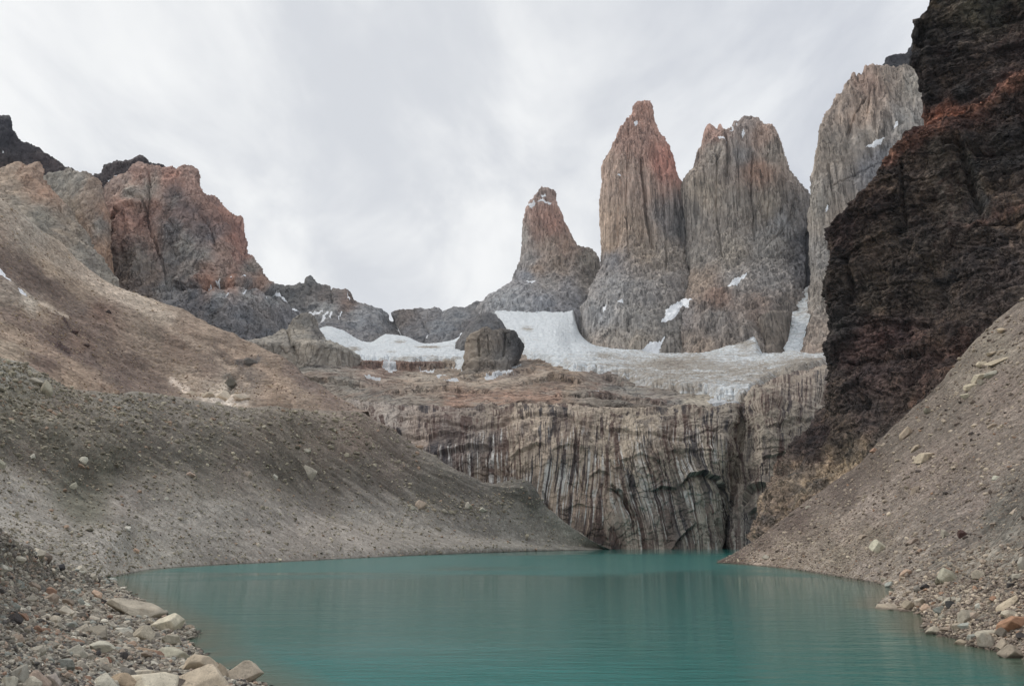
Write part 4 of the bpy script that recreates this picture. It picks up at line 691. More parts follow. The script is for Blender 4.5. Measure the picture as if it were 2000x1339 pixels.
lb = [(0, 720, (128, 124, 116)), (60, 730, (132, 126, 116)), (40, 780, (110, 104, 92)), (120, 800, (112, 102, 92)), (0, 830, (104, 98, 86)), (100, 870, (98, 94, 82)), (170, 850, (106, 98, 88)), (200, 920, (96, 92, 80)), (150, 960, (92, 90, 78)), (170, 985, (90, 88, 76)), (60, 900, (108, 98, 88)), (250, 800, (112, 106, 98)), (300, 850, (108, 100, 92)), (280, 900, (100, 94, 84)), (350, 820, (110, 102, 94)), (450, 830, (112, 104, 96)),
      (400, 880, (102, 96, 86)), (500, 860, (108, 98, 88)), (450, 920, (104, 94, 86)), (400, 950, (98, 92, 84)), (560, 850, (114, 104, 94)), (620, 870, (112, 100, 90)), (560, 920, (106, 98, 88)), (640, 950, (104, 96, 88)), (700, 860, (118, 102, 92)), (700, 920, (106, 98, 90)), (750, 900, (112, 100, 92)), (850, 960, (108, 102, 94)), (920, 980, (108, 102, 96)), (1000, 970, (100, 96, 90)), (1060, 1010, (108, 104, 98)),
      (40, 960, (126, 120, 114)), (100, 1020, (128, 122, 116)), (200, 1060, (132, 126, 120)), (250, 980, (122, 114, 108)), (320, 1020, (124, 118, 112)), (400, 1040, (128, 122, 116)), (420, 1000, (122, 116, 110)), (520, 1040, (130, 122, 116)), (600, 1020, (126, 118, 112)), (700, 1060, (132, 124, 118)), (700, 1000, (122, 116, 110)), (800, 1020, (122, 116, 110)), (900, 1050, (126, 120, 114)), (1000, 1040, (120, 116, 110)), (1100, 1055, (118, 114, 106)), (300, 1090, (136, 130, 122)), (0, 1010, (136, 130, 124))]
# crest, belly and foot; the foot runs along the shore
sh_pts = [(-420, 1190), (-200, 1160), (0, 1145), (130, 1135), (215, 1126), (300, 1111), (400, 1104), (500, 1099), (600, 1094), (700, 1089), (800, 1084.5), (900, 1080.5), (1000, 1077), (1100, 1074.5), (1180, 1073)]
l3 = np.array([Q(x, y, 0.0) for x, y in sh_pts])
l0 = [(-420, 690, 250), (-200, 690, 300), (-60, 690, 335), (0, 700, 350), (40, 712, 365), (90, 740, 380), (140, 760, 400), (200, 768, 420), (270, 768, 450), (330, 778, 482), (400, 792, 516), (470, 800, 551), (560, 802, 589), (640, 806, 626), (700, 808, 651), (730, 824, 662), (770, 852, 662), (830, 892, 656), (900, 934, 651), (950, 952, 649), (985, 950, 643), (1010, 944, 636), (1037, 953, 634), (1065, 988, 634), (1097, 1016, 636), (1142, 1047, 643), (1172, 1064, 653), (1195, 1073, 664)]
l1 = [(-420, 800, 215), (-200, 800, 255), (0, 800, 300), (90, 840, 325), (200, 860, 360), (330, 870, 402), (470, 880, 463), (600, 900, 516), (700, 910, 556), (800, 940, 578), (900, 970, 594), (1000, 1000, 615), (1090, 1040, 631), (1150, 1060, 647), (1195, 1074, 669)]
l2 = [(-420, 930, 185), (-200, 930, 215), (0, 920, 250), (90, 950, 270), (200, 970, 300), (330, 975, 337), (470, 985, 393), (600, 1000, 445), (700, 1010, 486), (800, 1025, 518), (900, 1040, 556), (1000, 1052, 594), (1090, 1062, 626), (1150, 1068, 650), (1195, 1075, 670)]
l4 = l3 + np.array([12, 0, -8.0])
for a in (l0,): pass
KL, CL = 0.60, 0.0003
rows = [np.array([P(*p) for p in l0])] + [np.array([on_slope(x, y, l3, KL, CL) if x < 600 else P(x, y, Y) for x, y, Y in r]) for r in (l1, l2)] + [l3, l4]
def gully(g, seed, amp, sx=9.0):                      # small ribs and runnels that run straight down the slope
    q = np.stack([g['s'] / sx, g['t'] / (sx * 7), np.zeros_like(g['s'])], -1)
    m = sm(g['py'], 1085, 1000)
    g['G'] = g['G'] + g['n'] * (amp * m * fbm(q, 1.0, 4, 0.55, seed, True))[..., None]
g_l = mass(rows, 1000, 520, lb, [(5.0, (60, 60, 60), 4, False), (0.55, (8, 8, 8), 4, False), (0.13, (1.8, 1.8, 1.8), 3, False)], back=(60, .5), damp=18.0, seed=191.0, smooth='px', warp=20)
# the relief dies out at the water's edge
def rib(g):
    px, py = g['px'], g['py']; z0 = np.zeros_like(px)
    q = np.stack([g['s'] / 17.0, g['t'] / 160.0, z0 + 4.4], -1)
    teeth = fbm(np.stack([g['s'] / 11.0, z0, z0], -1), 1.0, 3)
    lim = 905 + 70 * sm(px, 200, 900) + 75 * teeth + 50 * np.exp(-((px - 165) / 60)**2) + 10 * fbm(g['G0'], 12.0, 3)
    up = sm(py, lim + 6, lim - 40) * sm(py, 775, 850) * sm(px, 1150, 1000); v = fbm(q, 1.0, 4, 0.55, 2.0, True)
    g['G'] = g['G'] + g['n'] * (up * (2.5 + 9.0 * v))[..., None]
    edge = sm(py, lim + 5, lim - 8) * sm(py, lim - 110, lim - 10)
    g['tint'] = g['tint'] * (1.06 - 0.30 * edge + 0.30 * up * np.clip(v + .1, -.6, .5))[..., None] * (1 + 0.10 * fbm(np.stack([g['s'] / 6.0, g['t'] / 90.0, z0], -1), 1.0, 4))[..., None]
def fall(g): g['s'] = g['G0'][..., 1].copy(); g['t'] = g['G0'][..., 2] * 1.8
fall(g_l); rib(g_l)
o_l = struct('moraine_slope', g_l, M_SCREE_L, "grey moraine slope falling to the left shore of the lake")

# ------------------------------------------------------------------ right cliff and scree
cb = [(1640, 440, (52, 40, 40)), (1700, 400, (56, 44, 42)), (1760, 340, (60, 50, 46)), (1830, 300, (62, 54, 48)), (1900, 300, (52, 46, 44)), (1960, 300, (50, 46, 46)), (1840, 240, (60, 46, 42), .8), (1880, 222, (60, 46, 42), .8), (1790, 270, (60, 46, 42), .8), (1930, 200, (60, 46, 42), .8), (1990, 160, (60, 46, 42), .8), (1700, 480, (60, 50, 44)), (1660, 560, (52, 44, 40)), (1750, 450, (62, 52, 46)),
      (1830, 400, (66, 56, 50)), (1860, 380, (72, 64, 56)), (1900, 410, (62, 54, 50)), (1960, 402, (66, 54, 48), .8), (1930, 418, (66, 54, 48), .8), (2000, 410, (66, 54, 48), .8), (1800, 500, (58, 50, 46)), (1900, 500, (58, 50, 48)), (1980, 520, (62, 54, 54)), (1700, 580, (64, 56, 50)), (1800, 580, (62, 54, 50)), (1900, 580, (56, 48, 46)), (1650, 640, (40, 38, 40)), (1640, 680, (44, 38, 38)), (1700, 660, (66, 48, 46)), (1760, 660, (68, 52, 50)),
      (1820, 650, (56, 46, 44)), (1700, 740, (66, 52, 52)), (1650, 760, (60, 50, 48)), (1760, 730, (62, 50, 50)), (1830, 690, (66, 50, 46)), (1780, 780, (64, 52, 48)), (1700, 830, (66, 56, 54)), (1640, 850, (68, 58, 52)), (1600, 850, (60, 48, 48)), (1580, 880, (56, 46, 46)), (1660, 895, (104, 92, 78)), (1610, 930, (112, 98, 84), 1.5), (1570, 960, (112, 98, 84), 1.5), (1640, 975, (92, 80, 70), 1.3), (1560, 1000, (100, 86, 76), 1.4), (1690, 920, (96, 84, 72)), (1600, 1000, (84, 72, 64))]
k0 = [(1760, 440, 640), (1700, 440, 600), (1650, 440, 545), (1624, 445, 505), (1628, 436, 495), (1642, 420, 490), (1662, 400, 487), (1680, 378, 485), (1700, 366, 482), (1715, 348, 480), (1722, 330, 478), (1728, 315, 476), (1750, 288, 472), (1770, 272, 470), (1792, 256, 466), (1820, 245, 462), (1850, 232, 458), (1880, 215, 452), (1930, 185, 446), (2000, 145, 436), (2100, 90, 420), (2300, -20, 400)]
k1 = [(1760, 560, 640), (1700, 560, 600), (1640, 550, 540), (1621, 540, 500), (1622, 535, 488), (1660, 510, 478), (1720, 470, 470), (1800, 430, 458), (1880, 400, 446), (1960, 370, 436), (2080, 330, 420), (2300, 280, 395)]
k1b = [(1760, 575, 640), (1700, 575, 600), (1640, 565, 540), (1621, 560, 498), (1622, 555, 486), (1660, 545, 474), (1720, 510, 464), (1800, 460, 448), (1880, 432, 432), (1960, 405, 420), (2080, 370, 405), (2300, 320, 380)]
k2 = [(1760, 660, 640), (1700, 660, 600), (1645, 660, 540), (1622, 655, 492), (1626, 650, 478), (1660, 640, 466), (1720, 630, 454), (1800, 600, 440), (1880, 570, 424), (1960, 540, 408), (2080, 500, 392), (2300, 440, 365)]
k3 = [(1760, 780, 630), (1700, 780, 590), (1640, 780, 530), (1626, 775, 480), (1632, 770, 462), (1670, 760, 448), (1720, 730, 436), (1790, 690, 420), (1860, 650, 405), (1940, 610, 392), (2080, 540, 375), (2300, 470, 350)]
k4 = [(1760, 900, 600), (1680, 890, 560), (1600, 830, 530), (1592, 850, 470), (1620, 860, 445), (1670, 850, 428), (1720, 820, 414), (1780, 780, 402), (1850, 720, 390), (1940, 650, 380), (2080, 580, 362), (2300, 500, 338)]
k5 = [(1760, 1000, 580), (1660, 980, 540), (1550, 930, 520), (1520, 990, 440), (1570, 990, 410), (1640, 960, 392), (1710, 900, 380), (1780, 850, 370), (1850, 800, 362), (1940, 740, 352), (2080, 660, 340), (2300, 560, 320)]
k6 = [(1760, 1060, 570), (1620, 1050, 530), (1500, 1040, 500), (1480, 1062, 420), (1540, 1060, 392), (1640, 1020, 372), (1710, 980, 360), (1780, 930, 350), (1850, 880, 342), (1940, 830, 335), (2080, 760, 325), (2300, 660, 305)]
g = mass([k0, k1, k1b, k2, k3, k4, k5, k6], 620, 700, cb, [(6, (50, 50, 60), 4, True), (9, (34, 34, 24), 6, 'T'), (2.4, (11, 11, 22), 4, True), (4, (11, 11, 7), 4, 'T'), (0.9, (4, 4, 3), 4, True)], back=(90, .1), seed=201.0, warp=14,
         ledges=[([(1640, 500), (1700, 470), (1780, 440), (1860, 428), (1960, 402), (2050, 380)], 9, 1.7), ([(1630, 640), (1690, 625), (1760, 628), (1830, 622)], 9, 1.7), ([(1640, 710), (1700, 700), (1760, 702), (1800, 690)], 8, 1.7), ([(1700, 360), (1760, 345), (1820, 352), (1860, 320)], 8, 1.4), ([(1830, 300), (1880, 285), (1930, 300), (2000, 280)], 9, 1.9),
                 ([(1650, 560), (1720, 548), (1800, 552), (1900, 540), (2000, 520)], 7, 1.1), ([(1640, 770), (1690, 760), (1740, 768)], 8, 1.4), ([(1700, 420), (1760, 400), (1810, 405)], 7, 1.1), ([(1880, 350), (1940, 340), (2010, 330)], 8, 1.4), ([(1760, 745), (1790, 735), (1820, 712)], 9, 2.2), ([(1850, 480), (1920, 470), (2000, 460)], 7, 1.1)],
         bands=[([(1730, 318), (1765, 285), (1800, 262), (1850, 238), (1900, 208), (1960, 172), (2020, 135)], 15, (98, 62, 48), .75), ([(1850, 250), (1900, 235), (1940, 190)], 14, (80, 54, 46), .5), ([(1860, 440), (1930, 420), (2010, 398)], 8, (92, 66, 56), .7), ([(1780, 785), (1830, 700), (1880, 650)], 9, (78, 56, 48), .6),
                ([(1890, 300), (1915, 380), (1925, 410)], 12, (84, 80, 74), .5), ([(1830, 310), (1850, 380), (1870, 430)], 18, (76, 68, 60), .6), ([(1650, 700), (1720, 660), (1800, 655)], 20, (72, 52, 50), .5)],
         cracks=[([(1870, 270), (1890, 330), (1910, 400)], 7, 7), ([(1900, 440), (1960, 428), (2010, 425)], 3, 5), ([(1840, 280), (1870, 275), (1920, 300)], 5, 5), ([(1770, 745), (1800, 720), (1830, 690)], 7, 7), ([(1640, 620), (1660, 560), (1650, 500)], 6, 5), ([(1760, 320), (1765, 400), (1770, 440)], 4, 4), ([(1800, 425), (1870, 430)], 3, 4), ([(1680, 745), (1690, 790)], 6, 4), ([(1660, 710), (1720, 698), (1790, 700)], 3, 3)])
top_c = [(1960, 170, 640), (1900, 150, 600), (1850, 140, 540), (1806, 160, 500), (1797, 135, 498), (1791, 112, 496), (1790, 96, 495), (1784, 76, 494), (1786, 56, 492), (1800, 28, 490), (1812, 4, 488), (1815, -10, 487), (1830, -60, 484), (1880, -140, 476), (1980, -260, 460), (2300, -380, 410)]
tb1 = [(1960, 260, 640), (1900, 240, 600), (1850, 220, 540), (1815, 195, 498), (1814, 180, 490), (1830, 160, 486), (1860, 130, 480), (1900, 110, 470), (1960, 60, 458), (2060, 0, 440), (2300, -120, 400)]
tb2 = [(1960, 320, 640), (1900, 310, 600), (1850, 290, 540), (1824, 262, 496), (1825, 252, 486), (1840, 248, 480), (1870, 235, 472), (1910, 215, 462), (1970, 180, 450), (2080, 120, 432), (2300, 10, 400)]
tb3 = [(1960, 400, 640), (1900, 390, 600), (1850, 360, 540), (1826, 330, 496), (1830, 330, 486), (1850, 330, 480), (1880, 320, 472), (1920, 300, 462), (1980, 280, 450), (2080, 250, 432), (2300, 200, 400)]
cb2 = [(1830, 30, (58, 52, 50)), (1850, 20, (84, 76, 66)), (1900, 15, (62, 60, 54)), (1960, 20, (72, 68, 58)), (1800, 90, (40, 38, 40)), (1850, 80, (56, 50, 50)), (1950, 90, (60, 52, 50)), (1850, 130, (50, 44, 44)), (1950, 130, (66, 56, 54)), (1820, 180, (46, 42, 44)), (1880, 180, (48, 44, 44)), (1930, 175, (56, 48, 46)), (1980, 160, (80, 50, 44)), (1870, 230, (100, 58, 44)), (1840, 235, (104, 60, 42)), (1990, 120, (60, 50, 50))]
CL1 = None
g2 = mass([top_c, tb1, tb2, tb3], 380, 420, cb2, [(6, (50, 50, 40), 4, True), (8, (34, 34, 16), 6, 'T'), (2.4, (11, 11, 14), 4, True), (3.5, (14, 14, 4), 4, 'T'), (0.9, (4, 4, 2), 4, True)], back=(120, .1), seed=205.0, warp=12, ledges=[([(1790, 60), (1850, 45), (1920, 50), (2000, 30)], 8, 1.4), ([(1800, 110), (1870, 100), (1950, 105), (2010, 90)], 8, 1.2), ([(1810, 150), (1880, 140), (1960, 125)], 7, 1.1), ([(1800, 85), (1880, 72), (1960, 78)], 6, 0.9), ([(1810, 130), (1900, 120), (2010, 108)], 6, 0.9)])
struct('dark_cliff', [g, g2], M_CLIFF, "huge dark layered cliff with rusty ledges at the right edge")

rsb = [(1430, 1085, (84, 70, 64)), (1480, 1060, (88, 74, 66)), (1550, 1020, (86, 72, 66)), (1650, 960, (84, 72, 66)), (1700, 900, (88, 76, 68)), (1760, 860, (94, 84, 76)), (1830, 780, (90, 80, 72)), (1480, 1095, (138, 122, 110)), (1560, 1080, (130, 116, 104)), (1650, 1040, (124, 110, 100)), (1700, 1000, (126, 112, 104)), (1600, 1110, (126, 114, 104)), (1700, 1120, (124, 112, 104)), (1640, 1080, (104, 94, 82)), (1700, 1040, (98, 88, 76)), (1780, 1000, (116, 104, 96)),
       (1800, 940, (116, 102, 94)), (1850, 900, (112, 98, 90)), (1900, 820, (108, 96, 88)), (1960, 760, (112, 98, 90)), (1850, 820, (100, 90, 82)), (1950, 680, (118, 108, 96)), (1990, 640, (110, 98, 90)), (1880, 740, (108, 98, 88)), (1900, 980, (108, 96, 90)), (1850, 1040, (104, 94, 88)), (1950, 900, (112, 100, 92)), (1990, 950, (92, 86, 80)), (1950, 1010, (92, 88, 82)), (1850, 1110, (98, 92, 84)), (1780, 1120, (112, 102, 94)), (1740, 1160, (140, 128, 116)),
       (1850, 1160, (112, 104, 96)), (1930, 1100, (120, 112, 102)), (1990, 1060, (108, 102, 94)), (1900, 1220, (122, 114, 104)), (1980, 1230, (116, 108, 100)), (1960, 1150, (90, 86, 82))]
s0 = [(1395, 1100, 320), (1425, 1085, 330), (1500, 1036, 350), (1560, 990, 372), (1620, 950, 385), (1680, 905, 388), (1720, 860, 390), (1770, 815, 392), (1820, 770, 394), (1860, 725, 396), (1900, 675, 400), (1950, 632, 404), (2000, 595, 404), (2100, 530, 400), (2350, 380, 380)]
s1 = [(1400, 1101, 300), (1450, 1085, 302), (1520, 1050, 300), (1600, 1000, 300), (1680, 955, 300), (1760, 900, 298), (1840, 850, 295), (1920, 790, 290), (2000, 730, 285), (2150, 630, 275), (2400, 480, 250)]
s2 = [(1410, 1100, 296), (1460, 1092, 280), (1540, 1070, 262), (1620, 1045, 246), (1700, 1020, 230), (1780, 990, 215), (1860, 950, 200), (1940, 900, 190), (2030, 850, 180), (2200, 760, 165), (2500, 620, 145)]
s3 = [(1415, 1099.5, 292), (1470, 1098, 262), (1550, 1092, 228), (1640, 1085, 200), (1720, 1075, 172), (1790, 1060, 150), (1870, 1040, 130), (1960, 1020, 115), (2060, 990, 100), (2300, 920, 80), (2700, 800, 60)]
shr = [(1414, 1099), (1470, 1103), (1540, 1110), (1600, 1119), (1660, 1129), (1710, 1138), (1745, 1150), (1738, 1164), (1716, 1178), (1735, 1188), (1785, 1194), (1804, 1204), (1802, 1222), (1825, 1238), (1868, 1247), (1900, 1262), (1950, 1272), (2000, 1286), (2100, 1320), (2300, 1400), (2800, 1620)]
s4 = np.array([Q(x, y, 0.0) for x, y in shr]); s5 = s4 + np.array([-6, -1, -5.0])
hid = np.array([[230, 640, 0], [170, 560, 0], [128, 450, 0], [98, 350, 0.]])
shoreR = np.concatenate([hid, s4]); KR, CR = 0.60, 0.0006
rows = [np.array([P(*p) for p in s0])] + [np.array([on_slope(x, y, shoreR, KR, CR) if x < 2060 else P(x, y, Y) for x, y, Y in r]) for r in (s1, s2, s3)] + [s4, s5]
g_r = mass(rows, 800, 620, rsb, [(2.4, (40, 40, 40), 4, False), (0.4, (5, 5, 5), 4, False), (0.12, (1.2, 1.2, 1.2), 3, False)], back=(30, .8), damp=14.0, seed=211.0, warp=16)
def runnels(g, sx, amp, seed):
    q = np.stack([g['s'] / sx, g['t'] / (sx * 12), np.full_like(g['s'], 1.1)], -1)
    v = fbm(q, 1.0, 4, 0.55, seed); m = sm(g['py'], 1180, 1020)
    g['G'] = g['G'] + g['n'] * (amp * m * v)[..., None]
    g['tint'] = g['tint'] * (1 + 0.30 * np.clip(v, -.8, .8) * (0.4 + 0.6 * m))[..., None]
fall(g_r); runnels(g_r, 7.0, 1.3, 7.0)
struct('right_scree_slope', g_r, M_SCREE_R, "stony scree slope falling from the dark cliff to the right shore of the lake")

# ------------------------------------------------------------------ near left shore
sb = [(0, 1040, (112, 104, 98)), (60, 1100, (112, 104, 96)), (100, 1160, (110, 102, 92)), (30, 1250, (108, 100, 90)), (180, 1180, (116, 108, 98)), (250, 1180, (126, 118, 106)), (200, 1250, (120, 112, 102)), (300, 1250, (124, 116, 104)), (100, 1330, (114, 106, 96)), (350, 1320, (124, 116, 106))]
f0 = [(-700, 700, 30), (-420, 800, 34), (-200, 910, 42), (-60, 990, 52), (0, 1034, 62), (50, 1068, 78), (90, 1092, 96), (130, 1110, 120), (180, 1124, 150), (216, 1131, 180)]
f1z = [(-1200, 2200, 5.), (-500, 1700, 5.), (-200, 1450, 5.), (0, 1339, 5.), (30, 1250, 5.), (50, 1200, 5.), (80, 1165, 5.0), (120, 1145, 4.2), (175, 1135, 2.5), (214, 1132.5, .5)]
f2z = [(-600, 2600, 2.), (0, 1900, 2.), (250, 1500, 2.), (290, 1339, 1.8), (270, 1285, 1.8), (235, 1245, 1.8), (205, 1215, 1.8), (190, 1180, 1.8), (195, 1152, 1.2), (216, 1132, .3)]
f3 = [(100, 3200), (560, 1800), (600, 1500), (512, 1345), (455, 1314), (405, 1290), (378, 1262), (366, 1246), (378, 1232), (352, 1214), (330, 1203), (300, 1187), (262, 1163), (238, 1148), (213, 1129)]
f3 = np.array([Q(x, y, 0.0) for x, y in f3])
rows = [np.array([P(*p) for p in f0]), np.array([Q(x, y, z) for x, y, z in f1z]), np.array([Q(x, y, z) for x, y, z in f2z]), f3, f3 + np.array([2.2, 0.0, -1.2])]
g_f = mass(rows, 520, 520, sb, [(0.7, (9, 9, 9), 3, False), (0.22, (1.6, 1.6, 1.6), 4, False)], back=(12, .5), seed=221.0)
struct('left_shore', g_f, M_SHORE, "stony left foreshore in the foreground")

# ------------------------------------------------------------------ lake and ground
def lake():
    yy = np.concatenate([np.linspace(4, 60, 60), np.linspace(61, 760, 120)]); xx = np.linspace(-420, 420, 240)
    X, Y = np.meshgrid(xx, yy); G = np.stack([X, Y, np.zeros_like(X)], -1)
    px, py = proj(G)
    shore = np.concatenate([f3[1:], l3[5:]]); shore2 = s4
    pts = np.concatenate([shore, shore2])[:, :2]
    d = np.full(X.shape, 1e9)
    for S in (f3[1:, :2], s4[:, :2], l3[4:, :2]):
        for a, b in zip(S[:-1], S[1:]):
            v = b - a; t = np.clip(((X - a[0]) * v[0] + (Y - a[1]) * v[1]) / (v @ v + 1e-9), 0, 1)
            d = np.minimum(d, np.hypot(X - a[0] - t * v[0], Y - a[1] - t * v[1]))
    g = dict(G=G, tint=np.ones(G.shape) * 0.5, snow=d, s=X, t=Y)
    m, t = new_mat('glacial_lake_water')
    co = t.add('ShaderNodeTexCoord').outputs['Object']
    dd = t.add('ShaderNodeAttribute', attribute_name='snow').outputs['Fac']
    sp_ = t.add('ShaderNodeSeparateXYZ', {0: co}); wn = t.math('MULTIPLY', t.math('SUBTRACT', t.noise(t.vmul(co, (0.012, 0.02, 1)), 1.0, 4.0, 0.6, 0.5), .5), 1.0)
    yn = t.math('MULTIPLY', sp_.outputs[1], t.math('ADD', 1.0, wn))
    far = t.math('MULTIPLY', t.rng(yn, 190, 260, 0, 1, True), t.rng(yn, 520, 440, 0, 1, True)); near = t.rng(yn, 88, 62, 0, 1, True)
    near = t.math('MULTIPLY', near, t.rng(sp_.outputs[0], 20, 4, .1, 1, True))
    wind = t.math('MAXIMUM', t.math('MULTIPLY', far, .75), near)
    n1 = t.noise(t.vmul(co, (1.6, 3.2, 1)), 1.0, 4.0, 0.65, 0.3)
    n2 = t.noise(t.vmul(co, (0.35, 0.9, 1)), 1.0, 3.0, 0.6)
    col = t.mix(t.rng(dd, 0.0, 6.0, 0.85, 0.0), (0.006, 0.148, 0.134, 1), L4(100, 94, 74, 1.0))
    n3 = t.noise(t.vmul(co, (0.07, 0.26, 1)), 1.0, 4.0, 0.6)
    h = t.math('ADD', t.math('ADD', t.math('MULTIPLY', n1, 0.07), t.math('MULTIPLY', n2, 0.16)), t.math('MULTIPLY', n3, 0.35))
    b = t.add('ShaderNodeBsdfPrincipled', {'Base Color': col, 'Roughness': t.rng(wind, 0, 1, 0.03, 0.22), 'IOR': 1.33})
    bm = t.add('ShaderNodeBump', {'Strength': t.rng(wind, 0, 1, 0.45, 1.5), 'Distance': 1.0, 'Height': h}); t.l.new(bm.outputs[0], b.inputs['Normal'])
    o = t.add('ShaderNodeOutputMaterial'); t.l.new(b.outputs[0], o.inputs[0])
    struct('lake_water', g, m, "milky turquoise glacial lake")
lake()
X, Y = np.meshgrid(np.linspace(-4000, 4000, 40), np.linspace(-1500, 4500, 40)); G = np.stack([X, Y, np.full_like(X, -12.0)], -1)
struct('ground', dict(G=G, tint=np.ones(G.shape) * lin((110, 104, 96)), snow=np.zeros(X.shape), s=X, t=Y), M_SCREE_U, "stony valley ground")

# ------------------------------------------------------------------ mountain air
def haze():
    m = bpy.data.materials.new('mountain_air'); m.use_nodes = True; t = N(m.node_tree); t.n.clear()
    v = t.add('ShaderNodeVolumePrincipled', {'Color': (0.80, 0.88, 1.0, 1), 'Density': HAZE}); o = t.add('ShaderNodeOutputMaterial'); t.l.new(v.outputs[0], o.inputs['Volume'])
    x0, x1, y0, y1, z0, z1 = -4050, 4050, -1550, 4550, -13, 1950
    vs = [(x, y, z) for x in (x0, x1) for y in (y0, y1) for z in (z0, z1)]
    me = bpy.data.meshes.new('haze'); me.from_pydata(vs, [], [(0, 1, 3, 2), (4, 6, 7, 5), (0, 4, 5, 1), (2, 3, 7, 6), (0, 2, 6, 4), (1, 5, 7, 3)]); me.materials.append(m)
    o = bpy.data.objects.new('haze', me); C.objects.link(o); o['kind'] = 'stuff'; o['label'] = 'thin blue mountain air over the lake and the far peaks'
HAZE = 0.000014
haze()

# ------------------------------------------------------------------ stones
def ico(n):
    import bmesh
    bm = bmesh.new(); bmesh.ops.create_icosphere(bm, subdivisions=n, radius=1.0)
    V = np.array([v.co[:] for v in bm.verts]); FF = np.array([[v.index for v in f.verts] for f in bm.faces]); bm.free()
    return V / np.linalg.norm(V, axis=1, keepdims=True), FF
def rock_shape(V, rnd, nplanes=14, soft=0.0, rough=0.03, flat=1.0):
    nn = rnd.normal(size=(nplanes, 3)); nn /= np.linalg.norm(nn, axis=1, keepdims=True)
    nn = np.concatenate([nn, -nn[: nplanes // 2]]); h = rnd.uniform(0.62, 1.0, len(nn)); h[0] = .55
    c = V @ nn.T; r = np.where(c > 1e-3, h / np.maximum(c, 1e-3), 9.0)
    if soft > 0: rr = (np.exp(-r / soft)).sum(axis=1); r = -soft * np.log(rr) + soft * 0.8
    else: r = r.min(axis=1)
    r = np.minimum(r, 1.25); o = rnd.uniform(0, 50, 3)
    if rough: r = r * (1 + rough * fbm(V * 2.2 + o, 1.0, 5, 0.6))
    W = V * r[:, None] * np.array([1.0, rnd.uniform(.6, .85), rnd.uniform(.45, .7) * flat])
    return W
rk = np.random.RandomState(11)
V5, F5 = ico(5); V1, F1 = ico(1); V2, F2 = ico(2); V3, F3 = ico(3)

def stone_mat(name, use_obj):
    m, t = new_mat(name)
    if use_obj: tint = t.add('ShaderNodeObjectInfo').outputs['Color']
    else: tint = t.add('ShaderNodeAttribute', attribute_name='tint').outputs['Color']
    co = t.add('ShaderNodeTexCoord').outputs['Object']
    sc = 2.2 if use_obj else 3.0
    off = t.vmul(co, (1, 1, 1)) if not use_obj else t.vadd(co, t.vmul(t.add('ShaderNodeObjectInfo').outputs['Location'], (0.37, 0.37, 0.37)))
    a = t.noise(off, sc, 9.0, 0.65, 0.2); b = t.noise(off, sc * 9, 5.0, 0.7)
    k = t.math('MULTIPLY', t.rng(a, 0.3, 0.7, 0.74, 1.22), t.rng(b, 0.3, 0.7, 0.84, 1.14))
    col = t.mix(1.0, t.vmul(tint, (1.82, 1.80, 1.69)), t.add('ShaderNodeCombineColor', {0: k, 1: k, 2: k}).outputs[0], 'MULTIPLY')
    lich = t.rng(t.noise(off, sc * .6, 6.0, .7), .56, .66, 0, .3)
    col = t.mix(lich, col, L4(120, 104, 84, 1.5))
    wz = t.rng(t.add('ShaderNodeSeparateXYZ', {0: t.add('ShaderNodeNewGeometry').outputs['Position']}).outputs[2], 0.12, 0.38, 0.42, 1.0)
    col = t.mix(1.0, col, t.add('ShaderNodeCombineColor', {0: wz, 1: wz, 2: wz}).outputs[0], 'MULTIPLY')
    crk = t.rng(t.math('ABSOLUTE', t.math('SUBTRACT', t.noise(off, sc * .8, 4.0, .6, .4), .5)), 0.0, 0.012, 0.55, 1.0)
    col = t.mix(1.0, col, t.add('ShaderNodeCombineColor', {0: crk, 1: crk, 2: crk}).outputs[0], 'MULTIPLY')
    finish(t, col, 0.88, t.math('ADD', t.math('MULTIPLY', a, 1.0), t.math('MULTIPLY', b, 0.25)), 0.55, 0.12 if use_obj else .2)
    return m
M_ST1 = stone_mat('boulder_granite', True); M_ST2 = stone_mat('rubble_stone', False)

PAL = [((142, 134, 122), 5), ((128, 120, 110), 6), ((112, 106, 100), 5), ((156, 146, 132), 3), ((100, 92, 88), 3), ((134, 116, 102), 3), ((78, 74, 74), 2), ((150, 122, 102), 1.2), ((130, 96, 76), .6), ((122, 126, 122), 2), ((170, 164, 152), 1), ((58, 54, 56), .8)]
def desat(t, k=.62):
    t = np.asarray(t); l = (t @ np.array([.33, .55, .12]))[..., None]; return l + (t - l) * k
palc = desat(np.array([lin(c) for c, _ in PAL])); palw = np.array([q for _, q in PAL], float); palw /= palw.sum()

def pick_sites(g, n, dens, rnd, margin=30):
    G, nn, px, py = g['G'], g['n'], g['px'], g['py']
    a = np.abs(np.gradient(px, axis=1) * np.gradient(py, axis=0) - np.gradient(px, axis=0) * np.gradient(py, axis=1))
    vis = ((np.array([0, 0, H]) - G) * nn).sum(-1) > 0
    wt = a * dens(px, py) * vis * (px > -margin * 3) * (px < 2000 + margin * 3) * (py < 1339 + margin * 2) * (py > -50)
    wt[0] = 0; wt[-1] = 0; wt[:, 0] = 0; wt[:, -1] = 0; wt = wt.ravel(); wt = wt / wt.sum()
    idx = rnd.choice(len(wt), n, p=wt); i, j = np.unravel_index(idx, px.shape)
    fi, fj = rnd.uniform(-.5, .5, n), rnd.uniform(-.5, .5, n)
    i2 = np.clip(i + np.where(fi > 0, 1, -1), 0, px.shape[0] - 1); j2 = np.clip(j + np.where(fj > 0, 1, -1), 0, px.shape[1] - 1)
    p = G[i, j] + (G[i2, j] - G[i, j]) * np.abs(fi)[:, None] + (G[i, j2] - G[i, j]) * np.abs(fj)[:, None]
    return p, nn[i, j], px[i, j], py[i, j]

